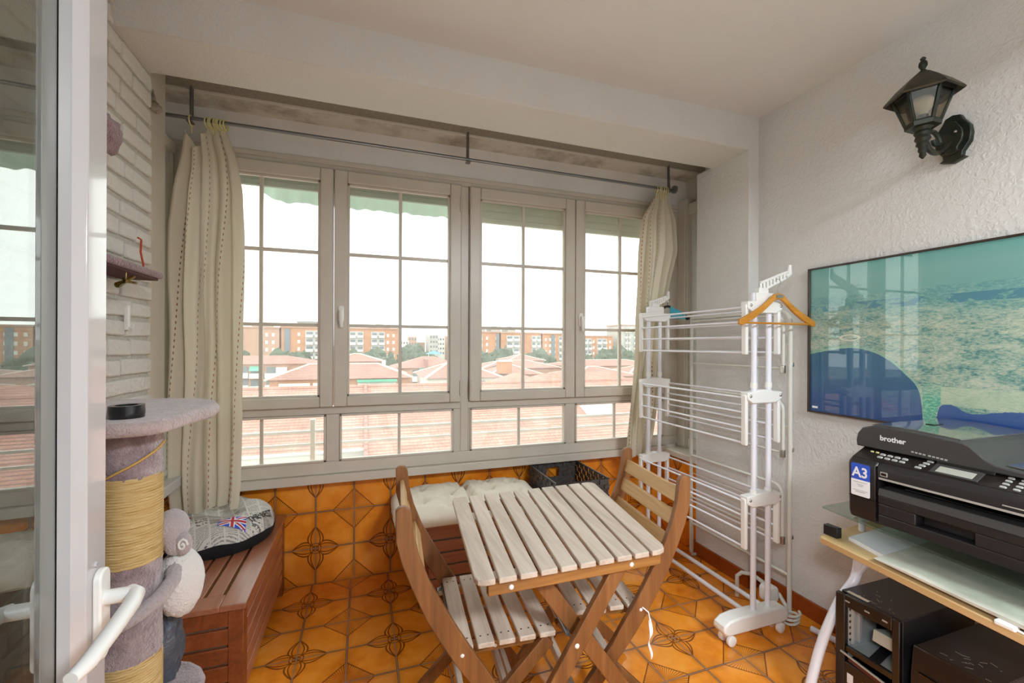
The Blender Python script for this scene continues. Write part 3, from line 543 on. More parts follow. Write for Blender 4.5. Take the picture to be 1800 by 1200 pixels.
# ================================================================== FURNITURE
# ---- slatted bench boxes (local: length along +y, width along x)
def bench(label, loc, L, W=.41, H=.42, rot=0):
    t = thing('storage_bench', label, 'bench', (0, 0, 0))
    fr = .075; th = .022; ov = .008
    MB().bx(-ov, fr, 0-ov, L+ov, H-th, H).bx(W-fr, W+ov, 0-ov, L+ov, H-th, H).bx(fr, W-fr, 0-ov, fr, H-th, H).bx(fr, W-fr, L-fr, L+ov, H-th, H).build('lid_frame', m_acac, t, .003)
    n = 4; g = .012; sw = (W-2*fr-g*(n+1))/n
    for k in range(n):
        x = fr+g+k*(sw+g); MB().bx(x, x+sw, fr, L-fr, H-th, H-.001).build('lid_slat', m_acac, t, .002)
    for x in (0, W-.05):
        for y in (0, L-.05): MB().bx(x, x+.05, y, y+.05, 0, H-th-.002).build('leg', m_acac2, t, .003)
    ns = 5; sh = .056; z0 = .075
    for k in range(ns):
        z = z0+k*(sh+.010)
        for nm, c in (('long_slat', MB().bx(W-.018, W-.003, .05, L-.05, z, z+sh)), ('long_slat', MB().bx(.003, .018, .05, L-.05, z, z+sh)), ('end_slat', MB().bx(.05, W-.05, .003, .018, z, z+sh)), ('end_slat', MB().bx(.05, W-.05, L-.018, L-.003, z, z+sh))):
            c.build(nm, m_acac2 if nm == 'end_slat' else m_acac, t, .002)
    MB().bx(.0185, W-.0185, .0185, L-.0185, .07, H-th-.02).build('liner', m_liner, t)
    MB().bx(fr+.005, W-fr-.005, fr+.004, L-fr-.004, H-th-.012, H-th-.003).build('cross_batten', mat('yellow_batten', '#b5a24a', .7), t)
    t.location = loc; t.rotation_euler = (0, 0, rot); return t
bench('reddish slatted wooden storage bench at the left under the newspaper cushion', (-.815, 1.79, 0), .85)
bench('reddish slatted wooden storage bench under the window carrying the cream cushion', (1.30, 2.245, 0), 1.03, rot=R(90))
# ---- newspaper cushion
CC = (-.645, 2.40); CRX, CRY = .23, .232; CZ = .421
def cush(u, v):
    """u,v in [-1,1] disk coords -> top surface"""
    r = sqrt(u*u+v*v); h = .052+.105*max(0, (1-r**3.2))**.5
    h -= .055*exp(-((u-.0)**2+(v-.05)**2)/.18); h += .018*MN.noise((u*2.3, v*2.3, 2)); h += .03*max(0, v)*(1-r*.4)
    return V((CC[0]+CRX*u, CC[1]+CRY*v, CZ+h))
def sq(a, r): # rounded square
    return r*cos(a)/(abs(cos(a))**3+abs(sin(a))**3)**(1/3)**1, r*sin(a)/(abs(cos(a))**3+abs(sin(a))**3)**(1/3)
def newspaper():
    t = NT('newspaper_print'); co = t.co('Object'); sp = t.n('ShaderNodeSeparateXYZ'); t.t.links.new(co, sp.inputs[0]); x0, y0 = sp.outputs[0], sp.outputs[1]
    x = t.ma('ADD', t.ma('MULTIPLY', x0, .94), t.ma('MULTIPLY', y0, .34)); y = t.ma('SUBTRACT', t.ma('MULTIPLY', y0, .94), t.ma('MULTIPLY', x0, .34))
    cx = t.ma('DIVIDE', x, .052); cy = t.ma('DIVIDE', t.ma('ADD', y, t.ma('MULTIPLY', t.ma('FLOOR', cx), .017)), .062)
    cb = t.n('ShaderNodeCombineXYZ'); t.set(cb.inputs[0], t.ma('FLOOR', cx)); t.set(cb.inputs[1], t.ma('FLOOR', cy)); wn_ = t.n('ShaderNodeTexWhiteNoise'); t.t.links.new(cb.outputs[0], wn_.inputs['Vector']); val = wn_.outputs['Value']
    inside = t.ma('MULTIPLY', t.ma('COMPARE', t.ma('FRACT', cx), .5, .44), t.ma('COMPARE', t.ma('FRACT', cy), .5, .45))
    lines = t.ma('LESS_THAN', t.ma('FRACT', t.ma('MULTIPLY', y, 210)), .5); gaps = t.ma('GREATER_THAN', t.noise(co, 260, 2), .43); small = t.ma('MULTIPLY', lines, gaps)
    hl_ = t.ma('MULTIPLY', t.ma('LESS_THAN', t.ma('FRACT', t.ma('MULTIPLY', y, 48)), .62), t.ma('GREATER_THAN', t.noise(co, 120, 1, .5), .47))
    big = t.ma('GREATER_THAN', val, .72); pho = t.ma('LESS_THAN', val, .14); tone = t.noise(co, 70, 3)
    f = t.ma('ADD', t.ma('MULTIPLY', t.ma('MULTIPLY', small, t.ma('SUBTRACT', 1, big)), .62), t.ma('MULTIPLY', t.ma('MULTIPLY', hl_, big), .85)); f = t.ma('ADD', t.ma('MULTIPLY', f, t.ma('SUBTRACT', 1, pho)), t.ma('MULTIPLY', pho, tone)); f = t.ma('MULTIPLY', f, inside)
    t.p(color=t.mix(f, lin('#d2cec6'), lin('#3a3a40')), rough=.9); return t.m
nc = thing('cushion', 'newspaper print cushion with black underside on the left bench', 'cushion', (CC[0], CC[1], CZ))
m = MB()
def topf(u, v): a = 2*pi*u; X, Y = sq(a, 1-v); return cush(X/1.16, Y/1.16) if False else cush(*[q*1.0 for q in (cos(a)*(1-v), sin(a)*(1-v))])
m.grid(topf, 64, 24, True); m.build('printed_top', newspaper(), nc)
MB().grid(lambda u, v: V((CC[0]+CRX*cos(2*pi*u)*(1+.03*sin(pi*v)-.06*v), CC[1]+CRY*sin(2*pi*u)*(1+.03*sin(pi*v)-.06*v), CZ+.054*(1-v)+.02*MN.noise((cos(2*pi*u)*2.3, sin(2*pi*u)*2.3, 2))*(1-v)+.03*max(0, sin(2*pi*u))*.6*(1-v))), 64, 6, True).add([(CC[0]+CRX*.9*cos(2*pi*k/32), CC[1]+CRY*.9*sin(2*pi*k/32), CZ) for k in range(32)], [tuple(range(32))]).build('black_side', m_black, nc)
def onc(ox, oy, ang, k=1.0):
    ca_, sa_ = cos(ang), sin(ang)
    def f(x, y):
        X, Y = ox+x*ca_-y*sa_, oy+x*sa_+y*ca_; p = cush((X-CC[0])/CRX, (Y-CC[1])/CRY); return p+V((.002, -.002, .0035))
    return f
def decal(mb, f, x0, x1, y0, y1, nx, ny, mi=0):
    mb.grid(lambda u, v: f(x0+(x1-x0)*u, y0+(y1-y0)*v), nx, ny, mi=mi)
fl = onc(-.605, 2.213, R(8)); q = MB(); FW, FH = .105, .055; decal(q, fl, 0, FW, 0, FH, 8, 6, 0)
def lift(f, dz): return lambda x, y: f(x, y)+V((dz*.5, -dz*.5, dz))
def strip(mb, f, pts, w_, mi):
    (ax, ay), (bx_, by_) = pts; L = sqrt((bx_-ax)**2+(by_-ay)**2); nx_, ny_ = -(by_-ay)/L*w_/2, (bx_-ax)/L*w_/2
    mb.grid(lambda u, v: f(ax+(bx_-ax)*u+nx_*(2*v-1), ay+(by_-ay)*u+ny_*(2*v-1)), 6, 1, mi=mi)
f1_, f2_ = lift(fl, .0006), lift(fl, .0012)
for p_ in (((0.004, .003), (FW-.004, FH-.003)), ((0.004, FH-.003), (FW-.004, .003))): strip(q, f1_, p_, .014, 1); strip(q, f2_, p_, .006, 2)
for p_, w_ in ((((FW/2, 0), (FW/2, FH)), .02), (((0, FH/2), (FW, FH/2)), .016)): strip(q, lift(fl, .0016), p_, w_, 1); strip(q, lift(fl, .0022), p_, w_*.55, 2)
q.build('flag_print', [m_blue, m_wprint, m_redp], nc)
q = MB(); decal(q, onc(-.822, 2.30, R(-35)), 0, .06, 0, .07, 5, 5, 0); fq = lift(onc(-.822, 2.30, R(-35)), .001)
for k in range(4): decal(q, fq, .006, .054, .008+k*.016, .013+k*.016, 5, 1, 1)
q.build('red_print', [m_redp, m_wprint], nc)
q = text_mb('THE BEST', .036, lift(onc(-.487, 2.262, R(62)), .001), bold=.0006); q.build('lettering', m_txt, nc)
# ---- left curtain etc
def curtain(mb, tab, Y, nf, seed, ztop=None, nu=150, nv=70, amp=.035, sway=.012):
    """tab rows (z, xl, xr) top to bottom"""
    def look(v):
        z = tab[0][0]+(tab[-1][0]-tab[0][0])*v
        for (z1, a1, b1), (z2, a2, b2) in zip(tab, tab[1:]):
            if z2 <= z <= z1:
                k = (z1-z)/(z1-z2); return z, a1+(a2-a1)*k, b1+(b2-b1)*k
        return tab[-1]
    def f(u, v):
        z, a, b_ = look(v); wd = b_-a; ph = seed+1.2*sin(v*3+seed)
        s1 = sin(2*pi*nf*u+ph)+.45*sin(2*pi*nf*2.3*u+2.1*ph+v*2)+.95*MN.noise((u*5, v*2.6, seed))
        uu = u+.35/nf*sin(2*pi*nf*u*1.0+ph+1.3)
        x = a+wd*min(1, max(0, uu)); x += sway*MN.noise((u*3, v*4, seed+5)); y = Y+amp*s1*(.45+.55*min(1, v*4))
        dz = (ztop(u)*(1-v)**6 if ztop else 0)+.012*sin(u*9+seed)*v**4
        return (x, y, z+dz)
    mb.grid(f, nu, nv, uv=True); return mb
cu1 = thing('curtain', 'cream curtain with rust dashed stripes bunched at the left of the window', 'curtain', (-.70, 2.42, .545))
curtain(MB(), [(2.37, -.79, -.625), (2.25, -.80, -.585), (2.10, -.825, -.557), (1.9, -.842, -.55), (1.49, -.85, -.553), (1.10, -.86, -.552), (.83, -.866, -.548), (.68, -.866, -.548), (.575, -.856, -.56)], 2.42, 4.7, 1.7, lambda u: -.10*max(0, sin(pi*min(1, u/.45)))**1.2 if u < .45 else -.03*abs(sin(u*30)), amp=.036).build('cloth', m_cloth, cu1, smooth=180)
def ring(mb, x, y, z, r=.021, tilt=.35): mb.tube([(x+tilt*r*cos(2*pi*k/20), y+r*cos(2*pi*k/20), z+r*sin(2*pi*k/20)) for k in range(20)], .0032, 6, True)
for x in [-.772]+[-.705+.0105*k for k in range(8)]:
    r_ = MB(); ring(r_, x, 2.42, 2.402, .023, random.uniform(.1, .5)); r_.tube([(x, 2.42, 2.38), (x, 2.42, 2.345)], .003, 6); r_.build('ring', m_ring, cu1)
cu2 = thing('curtain', 'cream curtain with dark dashed stripes hanging at the right behind the drying rack', 'curtain', (1.80, 2.44, .60))
curtain(MB(), [(2.34, 1.84, 1.955), (2.2, 1.755, 2.02), (2.0, 1.735, 2.03), (1.85, 1.725, 1.985), (1.6, 1.71, 1.92), (1.38, 1.70, 1.90), (1.0, 1.66, 1.875), (.62, 1.64, 1.80)], 2.44, 4.2, 4.1, lambda u: .0+.03*sin(pi*u), amp=.03).build('cloth', m_cloth2, cu2, smooth=180)
for k in range(6):
    r_ = MB(); x = 1.85+.017*k; ring(r_, x, 2.42, 2.392, .022, random.uniform(.1, .5)); r_.tube([(x, 2.42, 2.37), (x, 2.43, 2.335)], .003, 6); r_.build('ring', m_ring, cu2)
rod = thing('curtain_rod', 'thin grey metal curtain rail under the stained soffit', 'curtain rail', (.55, 2.42, 2.41))
MB().tube([(-.93, 2.42, 2.415), (2.0, 2.42, 2.405)], .0085, 10).build('rail', m_steel, rod)
for x in (-.775, .562, 1.955): MB().tube([(x, 2.42, 2.40), (x, 2.425, 2.44), (x, 2.43, 2.572)], .0055, 8).bx(x-.012, x+.012, 2.40, 2.44, 2.392, 2.399).bx(x-.008, x+.008, 2.432, 2.437, 2.42, 2.56).build('bracket', m_steel, rod)
for x in (-.935, 1.992): MB().lathe((x, 2.42, 2.41), [(.012, -.012), (.026, -.008), (.026, .008), (.012, .012)], 16, Matrix.Rotation(R(90), 3, 'Y')).build('end_stop', m_steel, rod)
rb = thing('bracket', 'rusty old pulley bracket in the corner beside the brick wall', 'bracket', (-.9, 2.18, 2.3))
MB().bx(-.905, -.825, 2.155, 2.20, 2.33, 2.36).tube([(-.83, 2.20, 2.36), (-.86, 2.23, 2.45), (-.89, 2.21, 2.54)], .007, 8).build('arm', m_rust, rb, .003)
MB().lathe((-.82, 2.178, 2.33), [(.008, -.018), (.02, -.014), (.014, 0), (.02, .014), (.008, .018)], 14, Matrix.Rotation(R(90), 3, 'X')).build('pulley', m_rust, rb)
# ---- cream tufted cushion
m = MB(); X0, X1, Y0, Y1, ZZ = .15, .985, 2.195, 2.655, .421
tf = [(-.66, -.35), (-.66, .4), (-.28, .0), (.28, .0), (.66, -.35), (.66, .4), (-.06, .5), (-.06, -.5), (.3, .62), (-.3, -.62)]
def cz(a, b):
    h = .102*max(0, (1-abs(a)**5)*(1-abs(b)**4))**.38
    for i, (p_, q_) in enumerate(tf): h -= .05*exp(-(((a-p_)*1.8)**2+(b-q_)**2)/.02)+.012*exp(-(((a-p_)*1.8)**2+(b-q_)**2)/.12)*abs(sin(4*math.atan2(b-q_, (a-p_)*1.8+1e-6)))
    h -= .035*exp(-(a/.035)**2)*(1-b*b*.2); h += .012*MN.noise((a*5, b*3, 3)); return max(h, .0)
def cf(u, v):
    a, b_ = 2*u-1, 2*v-1; a = a*(1.5-.5*a*a); b_ = b_*(1.5-.5*b_*b_)
    k = 1-.02*abs(b_)**6; return ((X0+X1)/2+(X1-X0)/2*a*k+.006*MN.noise((a*4, b_*4, 9)), (Y0+Y1)/2+(Y1-Y0)/2*b_*(1-.03*abs(a)**6), ZZ+.012+cz(a, b_))
m.grid(cf, 110, 60); m.grid(lambda u, v: (lambda p: (p[0], p[1], ZZ+.001+.011*max(abs(2*u-1), abs(2*v-1))**8))(cf(u, v)), 40, 24)
cc = m.build('cushion', m_cushion, None, label='cream tufted cotton cushion on the bench under the window', cat='cushion', smooth=180)
# ---- woven basket
bk = thing('basket', 'black woven strap basket on the bench beside the cream cushion', 'basket', (1.19, 2.41, .422))
BX0, BX1, BY0, BY1, BZ0, BZ1 = 1.02, 1.355, 2.20, 2.62, .422, .575
m = MB(); st = .028
def wall(p0, p1, cut=None):
    p0, p1 = V(p0), V(p1); L = (p1-p0).length; n = int(L/st); d = (p1-p0).normalized(); nn = V((d.y, -d.x, 0)); rows = int((BZ1-BZ0)/st)
    for i in range(n):
        for j in range(rows):
            c = p0+d*(L*(i+.5)/n)+V((0, 0, BZ0+(j+.5)*(BZ1-BZ0)/rows))
            if cut and cut[0] < (i+.5)/n < cut[1] and j in (rows-2, rows-3): continue
            o = .0035 if (i+j) % 2 else -.0035
            m.box(c+nn*o, (L/n*.97, .0035, (BZ1-BZ0)/rows*.97), Matrix((d, nn, V((0, 0, 1)))).transposed())
wall((BX0, BY0, 0), (BX1, BY0, 0), (.36, .64)); wall((BX1, BY0, 0), (BX1, BY1, 0)); wall((BX1, BY1, 0), (BX0, BY1, 0), (.36, .64)); wall((BX0, BY1, 0), (BX0, BY0, 0))
m.bx(BX0, BX1, BY0, BY1, BZ0, BZ0+.005); m.build('woven_body', m_weave, bk)
MB().tube([(BX0, BY0, BZ1), (BX1, BY0, BZ1), (BX1, BY1, BZ1), (BX0, BY1, BZ1)], .006, 8, True).build('rim', m_weave, bk)
MB().tube([(1.15, 2.625, .572), (1.14, 2.62, .59), (1.165, 2.615, .60), (1.175, 2.62, .58), (1.16, 2.63, .565)], .004, 6).build('tie', m_pale, bk)
# ---- folding chairs
def chair(label, loc, rot):
    t = thing('folding_chair', label, 'chair', (0, 0, 0), 'folding chairs at the slatted table')
    prof = [(0, .868), (.006, .80), (.023, .735), (.052, .66), (.093, .575), (.134, .503), (.170, .444), (.212, .382), (.252, .325), (.33, .225), (.41, .115), (.49, 0)]
    hw = .027
    def rail(y0_, y1_):
        L, Rr = [], []
        for i, (x, z) in enumerate(prof):
            a = V((prof[max(i-1, 0)][0], 0, prof[max(i-1, 0)][1])); b_ = V((prof[min(i+1, 11)][0], 0, prof[min(i+1, 11)][1])); d = (b_-a).normalized(); n = V((d.z, 0, -d.x))
            wv = hw*(1.1 if 4 <= i <= 7 else .95); L.append((x+n.x*wv, z+n.z*wv)); Rr.append((x-n.x*wv, z-n.z*wv))
        cap = [(prof[0][0]+hw*.92*cos(R(a_)), prof[0][1]+hw*.92*sin(R(a_))) for a_ in range(20, 170, 25)]
        pl = Rr[::-1]+[None]+L; poly = [p for p in (Rr[1:][::-1]+cap[::1][::1] if Rr[1][0] > L[1][0] else Rr[1:][::-1]+cap[::-1]) if p]+L[1:]
        zmin = 0.0; poly = [(x, max(z, zmin)) for x, z in poly]
        return MB().prism(poly, (y0_, y1_), lambda u, v, q: (u, q, v))
    for y_ in (-.225, .203): rail(y_, y_+.022).build('leg', m_oak, t, .003)
    for y_ in (-.196, .174): MB().beam((.45, y_+.011, .425), (.03, y_+.011, .012), .022, .042, (0, 0, 1)).build('leg', m_oak, t, .003)
    for z_, x_ in ((.815, .004), (.735, .022), (.655, .052)):
        rt = Matrix.Rotation(-R(14 if z_ > .7 else 22), 3, 'Y'); m_ = MB().box((x_+.004, 0, z_), (.014, .41, .055), rt); m_.build('back_slat', m_pale, t, .004)
    for y_ in (-.172, .15): MB().bx(.165, .468, y_, y_+.022, .405, .436).build('seat_rail', m_apron, t, .003)
    for k in range(5): MB().bx(.155+k*.0655, .155+k*.0655+.052, -.201, .201, .436, .452).build('seat_slat', m_tan, t, .003)
    MB().tube([(.155, -.203, .425), (.155, .203, .425)], .006).build('rod', m_dark, t)
    for x_, z_ in ((.20, .16), (.385, .14)): MB().bx(x_-.01, x_+.01, -.203 if x_ > .3 else -.174, .203 if x_ > .3 else .174, z_-.018, z_+.018).build('stretcher', m_tan, t, .003)
    s_ = MB()
    for y_ in (-.2255, .2255):
        for x_, z_ in ((.17, .444), (.31, .25)): s_.ball((x_, y_, z_), (.006, .003, .006), 8, 6)
    for y_ in (-.1725, .1725):
        for x_ in (.28, .43): s_.ball((x_, y_, .42), (.006, .003, .006), 8, 6)
    s_.build('bolt_cap', m_white, t)
    s_ = MB()
    for k in range(5):
        for y_ in (-.165, .165):
            for dx in (.014, .038): s_.lathe((.155+k*.0655+dx, y_, .452), [(.003, 0), (.003, .0006)], 8)
    s_.build('screw', m_dark, t)
    MB().bx(.135, .165, .172, .20, .40, .418).tube([(.15, .20, .409), (.15, .207, .409)], .008).build('latch', m_steel, t, .002)
    t.location = loc; t.rotation_euler = (0, 0, rot); return t
chair('slatted wooden folding chair at the left end of the table, back to the left bench', (.122, 1.475, 0), -R(4))
chair('slatted wooden folding chair at the right end of the table, by the drying rack', (1.10, 1.462, 0), R(173))
RX = .918
tg = MB().tube([(RX-.01, 1.262, .453), (RX+.006, 1.245, .44), (RX+.008, 1.236, .41)], .0025, 6)
for dy in (0, .0015): tg.grid(lambda u, v, dy=dy: (RX+.006+.012*(u-.5)*(1-.6*v)+.004*sin(v*9), 1.234+dy+.006*sin(v*11+u), .42-.13*v), 3, 14)
tg.build('ribbon', m_paper, None, label='frayed white tie hanging from the right chair seat', cat='ribbon')
# ---- folding table
T = thing('folding_table', 'square slatted folding table with weathered top between the two chairs', 'table', (.655, 1.49, 0))
Q = dict(nl=V((.292, 1.152)), nr=V((.925, 1.149)), fr=V((1.040, 1.832)), fl=V((.358, 1.822)))
def tq(u, v): a = Q['nl'].lerp(Q['nr'], u); b_ = Q['fl'].lerp(Q['fr'], u); return a.lerp(b_, v)
N = 10; gp = .017
for k in range(N):
    u0 = k*(1/N)+(gp/2 if k else 0); u1 = (k+1)/N-(gp/2 if k < N-1 else 0)
    P = [tq(u0, 0), tq(u1, 0), tq(u1, 1), tq(u0, 1)]
    if k in (0, N-1):
        d = .03; e = d/.68; f_ = d/.64
        if k == 0: P = [tq(u0, e), tq(u0+f_*.3, e*.3), tq(u0+f_, 0), tq(u1, 0), tq(u1, 1), tq(u0+f_, 1), tq(u0+f_*.3, 1-e*.3), tq(u0, 1-e)]
        else: P = [tq(u0, 0), tq(u1-f_, 0), tq(u1-f_*.3, e*.3), tq(u1, e), tq(u1, 1-e), tq(u1-f_*.3, 1-e*.3), tq(u1-f_, 1), tq(u0, 1)]
    MB().prism([(p.x, p.y) for p in P], (.683, .70), lambda a, b_, q: (a, b_, q)).build('top_slat', m_tan, T, .003)
def tp(u, v, z): p = tq(u, v); return (p.x, p.y, z)
for v in (.035, .94): MB().beam(tp(.06, v, .664), tp(.97, v, .664), .022, .038).build('apron', m_apron, T, .003)
for v in (.33, .66): MB().beam(tp(.03, v, .673), tp(.97, v, .673), .035, .018).build('batten', m_apron, T, .002)
ny, fy = 1.185, 1.768
def leg(x0, z0, x1, z1, y, w_=.05): MB().beam((x0, y, z0), (x1, y, z1), .022, w_).build('leg', m_oak, T, .003)
leg(.778, .668, .33, .012, ny); leg(.488, .668, .965, .012, ny+.045); leg(.83, .668, .385, .012, fy); leg(.545, .668, 1.02, .012, fy-.045)
MB().tube([(.60, ny+.02, .46), (.66, fy-.02, .46)], .008).build('hinge_rod', m_steel, T)
for (x, z_, a_, b_) in ((.445, .18, ny, fy), (.86, .16, ny+.045, fy-.045)): MB().beam((x, a_, z_), (x+.05, b_, z_), .018, .04).build('stretcher', m_tan, T, .003)
s_ = MB().ball((.615, ny-.012, .44), (.008, .004, .008), 10, 6).ball((.80, 1.163, .662), (.008, .004, .008), 10, 6).ball((.40, 1.163, .662), (.008, .004, .008), 10, 6)
s_.build('bolt_cap', m_white, T)

# ================================================================== LAUNDRY
# ---- white tower drying rack
DR = thing('drying_rack', 'tall white tower drying rack on castors before the right wall', 'drying rack', (1.77, 1.93, 0))
YN, YF = 1.545, 2.335
def foot(y):
    pr = [(1.528, .095), (1.523, .07), (1.538, .052), (1.58, .048), (1.87, .048), (1.905, .055), (1.912, .08), (1.905, .11), (1.86, .122), (1.62, .122), (1.56, .115)]
    f = MB().prism(pr, (y-.035, y+.035), lambda u, v, q: (u, q, v)).build('foot', m_white, DR, .008)
    for x in (1.57, 1.865):
        for dy in ((-.0, ) if False else (-.028, .02)):
            MB().lathe((x, y+dy-.009, .024), [(.018, 0), (.024, .003), (.024, .015), (.018, .018)], 18, Matrix.Rotation(-R(90), 3, 'X')).build('castor', m_white, f)
        MB().bx(x-.012, x+.012, y-.012, y+.012, .03, .06).build('castor_fork', m_white, f, .002)
foot(YN); foot(YF)
for y, x0, x1, zt in ((YN, 1.727, 1.818, 1.60), (YF, 1.727, 1.812, 1.585)):
    for x in (x0, x1): MB().tube([(x, y, .10), (x, y, zt)], .0125, 14).build('pole', m_whitetube, DR)
    for z in (1.03+.1, .73-.1): MB().tube([(x0, y, z+.025), (x0, y, z+.05)], .0155, 14).tube([(x1, y, z+.025), (x1, y, z+.05)], .0155, 14).build('collar', m_white, DR)
for z in (1.535, 1.115, .635):
    for y in (YN, YF):
        s = -1 if y == YN else 1
        pl = [(1.668, z+.022), (1.72, z+.025), (1.735, z+.032), (1.81, z+.032), (1.825, z+.025), (1.878, z+.022), (1.88, z-.012), (1.84, z-.03), (1.70, z-.03), (1.668, z-.012)]
        br = MB().prism(pl, (y-.022, y+.022), lambda u, v, q: (u, q, v)).build('bracket', m_white, DR, .004)
        for x in (1.685, 1.868): MB().ball((x, y+s*.023, z+.004), (.007, .004, .007), 10, 6).build('screw', m_screw, br)
    for x in (1.672, 1.872):
        for y in (YN, YF):
            MB().bx(x-.009, x+.009, y-.014, y+.014, z-.225, z+.01).build('wing_arm', m_white, DR, .005)
        for k in range(4):
            zz = z-.002-k*.071
            if k == 0: zz = z-.005
            MB().tube([(x, YN, zz), (x, YF, zz)], .0055, 10).build('rod', m_whitetube, DR)
for x in (1.727, 1.815): MB().tube([(x, YN, .085 if x < 1.75 else .105), (x, YF, .085 if x < 1.75 else .105)], .0115, 12).build('base_bar', m_whitetube, DR)
for y in (YN, YF):
    for x in ((1.727, 1.815)): pass
    pl = [(1.75, 1.575), (1.80, 1.575), (1.80, 1.62), (1.745, 1.625), (1.74, 1.60)]
    MB().prism(pl, (y-.016, y+.016), lambda u, v, q: (u, q, v)).prism([(1.72, 1.56), (1.83, 1.56), (1.83, 1.60), (1.72, 1.60)], (y-.02, y+.02), lambda u, v, q: (u, q, v)).build('top_cap', m_white, DR, .004)
    m = MB(); A0, A1 = (1.765, 1.628), (1.935, 1.70)
    if y == YF: A0, A1 = (1.735, 1.61), (1.86, 1.66)
    dx, dz = A1[0]-A0[0], A1[1]-A0[1]
    m.beam((A0[0], y, A0[1]+.02), (A1[0], y, A1[1]+.01), .014, .012).beam((A0[0], y, A0[1]-.022), (A1[0]-.01, y, A1[1]-.022), .014, .010)
    for k in range(8): f = .02+k/8; m.beam((A0[0]+dx*f, y, A0[1]+dz*f-.022), (A0[0]+dx*f, y, A0[1]+dz*f+.018), .012, .007, (0, 1, 0))
    m.tube([(A1[0]-.01, y, A1[1]-.015), (A1[0]+.015, y, A1[1]+.0), (A1[0]+.018, y, A1[1]+.045)], [.013, .012, .007], 10); m.build('hanger_arm', m_white, DR, .003)
# ---- wooden hanger on the near arm
HG = thing('clothes_hanger', 'honey wood coat hanger on the near arm of the drying rack', 'hanger', (1.825, 1.505, 1.62))
def hang(t, cx, cy, cz_, wd, drop, mwood, mbar, thick=.014, yaw=0, mi_h=None):
    ct, st_ = cos(yaw), sin(yaw)
    def W(x, y, z): return (cx+x*ct-y*st_, cy+x*st_+y*ct, cz_+z)
    pr = [(0, -.028), (.028, -.034), (.06, -.06), (.10, -.088), (.16, -.120), (wd/2, -drop), (wd/2+.002, -drop-.022), (wd/2-.018, -drop-.026), (.15, -.150), (.09, -.113), (.05, -.082), (.02, -.060), (0, -.056)]
    kx, kz = wd/.47, drop/.155; pr = [(x*kx if i_ not in (5, 6, 7) else x, z*kz if i_ not in (5, 6, 7) else z) for i_, (x, z) in enumerate(pr)]
    full = pr+[(-x, z) for x, z in pr[::-1]]
    full = [full[i] for i in range(len(full)) if i == 0 or full[i] != full[i-1]][:-1]
    MB().prism(full, (-thick/2, thick/2), lambda u, v, q: W(u, q, v)).build('shoulder', mwood, t, .004)
    MB().tube([W(-wd/2+.01, 0, -drop-.014), W(wd/2-.01, 0, -drop-.014)], .005, 8).build('trouser_bar', mbar, t)
    MB().tube([W(0, 0, -.03), W(0, 0, .0)]+[W(.018*cos(R(a))-.018+.018 if False else .016*cos(R(a)), 0, .022+.016*sin(R(a))) for a in range(-80, 190, 30)], .0016, 8).build('hook', mi_h or m_screw, t)
hang(HG, 1.825, 1.502, 1.625, .47, .155, m_hang, m_hang)
MB().bx(1.803, 1.847, 1.493, 1.4945, 1.574, 1.588).build('badge', m_screw, HG)
HB = thing('clothes_hanger', 'black and teal hanger on the far arm of the drying rack', 'hanger', (1.88, 2.37, 1.62))
hang(HB, 1.895, 2.365, 1.635, .29, .09, m_gloss, m_gloss, .012, R(-20), m_gloss)
tq2 = MB()
for dy in (0, .004): tq2.grid(lambda u, v, dy=dy: (1.895+(.012+.10*u)*cos(R(-20)), 2.355+dy+(.012+.10*u)*sin(R(-20))+.004*sin(9*u), 1.612-.05*u-(.085-.05*u)*v), 8, 6)
tq2.build('cloth', m_teal, HB)
# ---- older folded rack against the wall
OR = thing('drying_rack', 'older off-white drying rack folded flat against the stucco wall', 'drying rack', (1.99, 1.9, 0))
xw = 1.992
def utube(z1, z0, y0_, y1_, x=xw, r=.0105, rr=.06):
    p = [(x, y0_, z0), (x, y0_, z1-rr)]+[(x, y0_+rr-rr*cos(R(a)), z1-rr+rr*sin(R(a))) for a in range(15, 91, 15)]+[(x, y1_, z1)]
    return MB().tube(p, r, 12)
utube(1.525, .03, 1.572, 2.25).build('main_frame', m_grtube, OR)
MB().tube([(xw, 2.25, .03), (xw, 2.25, 1.525)], .0105, 12).build('main_frame', m_grtube, OR)
for z1, z0, ya_ in ((1.505, 1.22, 1.60), (1.08, .80, 1.60), (.655, .37, 1.60)):
    wg = utube(z1, z0, ya_, 2.23, xw-.012, .008, .05).build('wing_frame', m_grtube, OR)
    m = MB()
    for k in range(5): zz = z1-.06-k*(z1-z0-.08)/4; m.tube([(xw-.012, ya_, zz), (xw-.012, 2.23, zz)], .002, 6)
    m.tube([(xw-.012, ya_, z0+.02), (xw-.012, 2.23, z0+.02)], .006, 8); m.build('wire', m_grtube, wg)
    MB().bx(xw-.022, xw-.004, ya_-.010, ya_+.010, z0-.005, z0+.035).bx(xw+.0, xw+.014, 1.56, 1.585, z0+.03, z0+.05).build('clamp', m_screw, OR, .003)
for z in (.22, .95): MB().tube([(xw, 1.572, z), (xw, 2.25, z)], .008, 10).build('cross_bar', m_grtube, OR)
MB().tube([(1.90, 1.80, .012), (1.90, 1.80, .12), (1.91, 1.78, .145), (1.94, 1.74, .15), (1.985, 1.62, .10), (1.99, 1.58, .05)], .010, 12).tube([(1.945, 1.735, .012), (1.945, 1.735, .14)], .006, 8).build('foot', m_grtube, OR)
MB().prism(rounded(.07, .085, .025), (1.60, 1.66), lambda u, v, q: (1.925+u, q, .115+v)).build('foot_cap', m_white, OR, .008)
cbp = [(2.03, 1.60, .012)]
for k in range(26): a = k*.75; cbp.append((1.955+.035*cos(a)+.0006*k, 1.535+.026*sin(a), .012+.0035*k*.6))
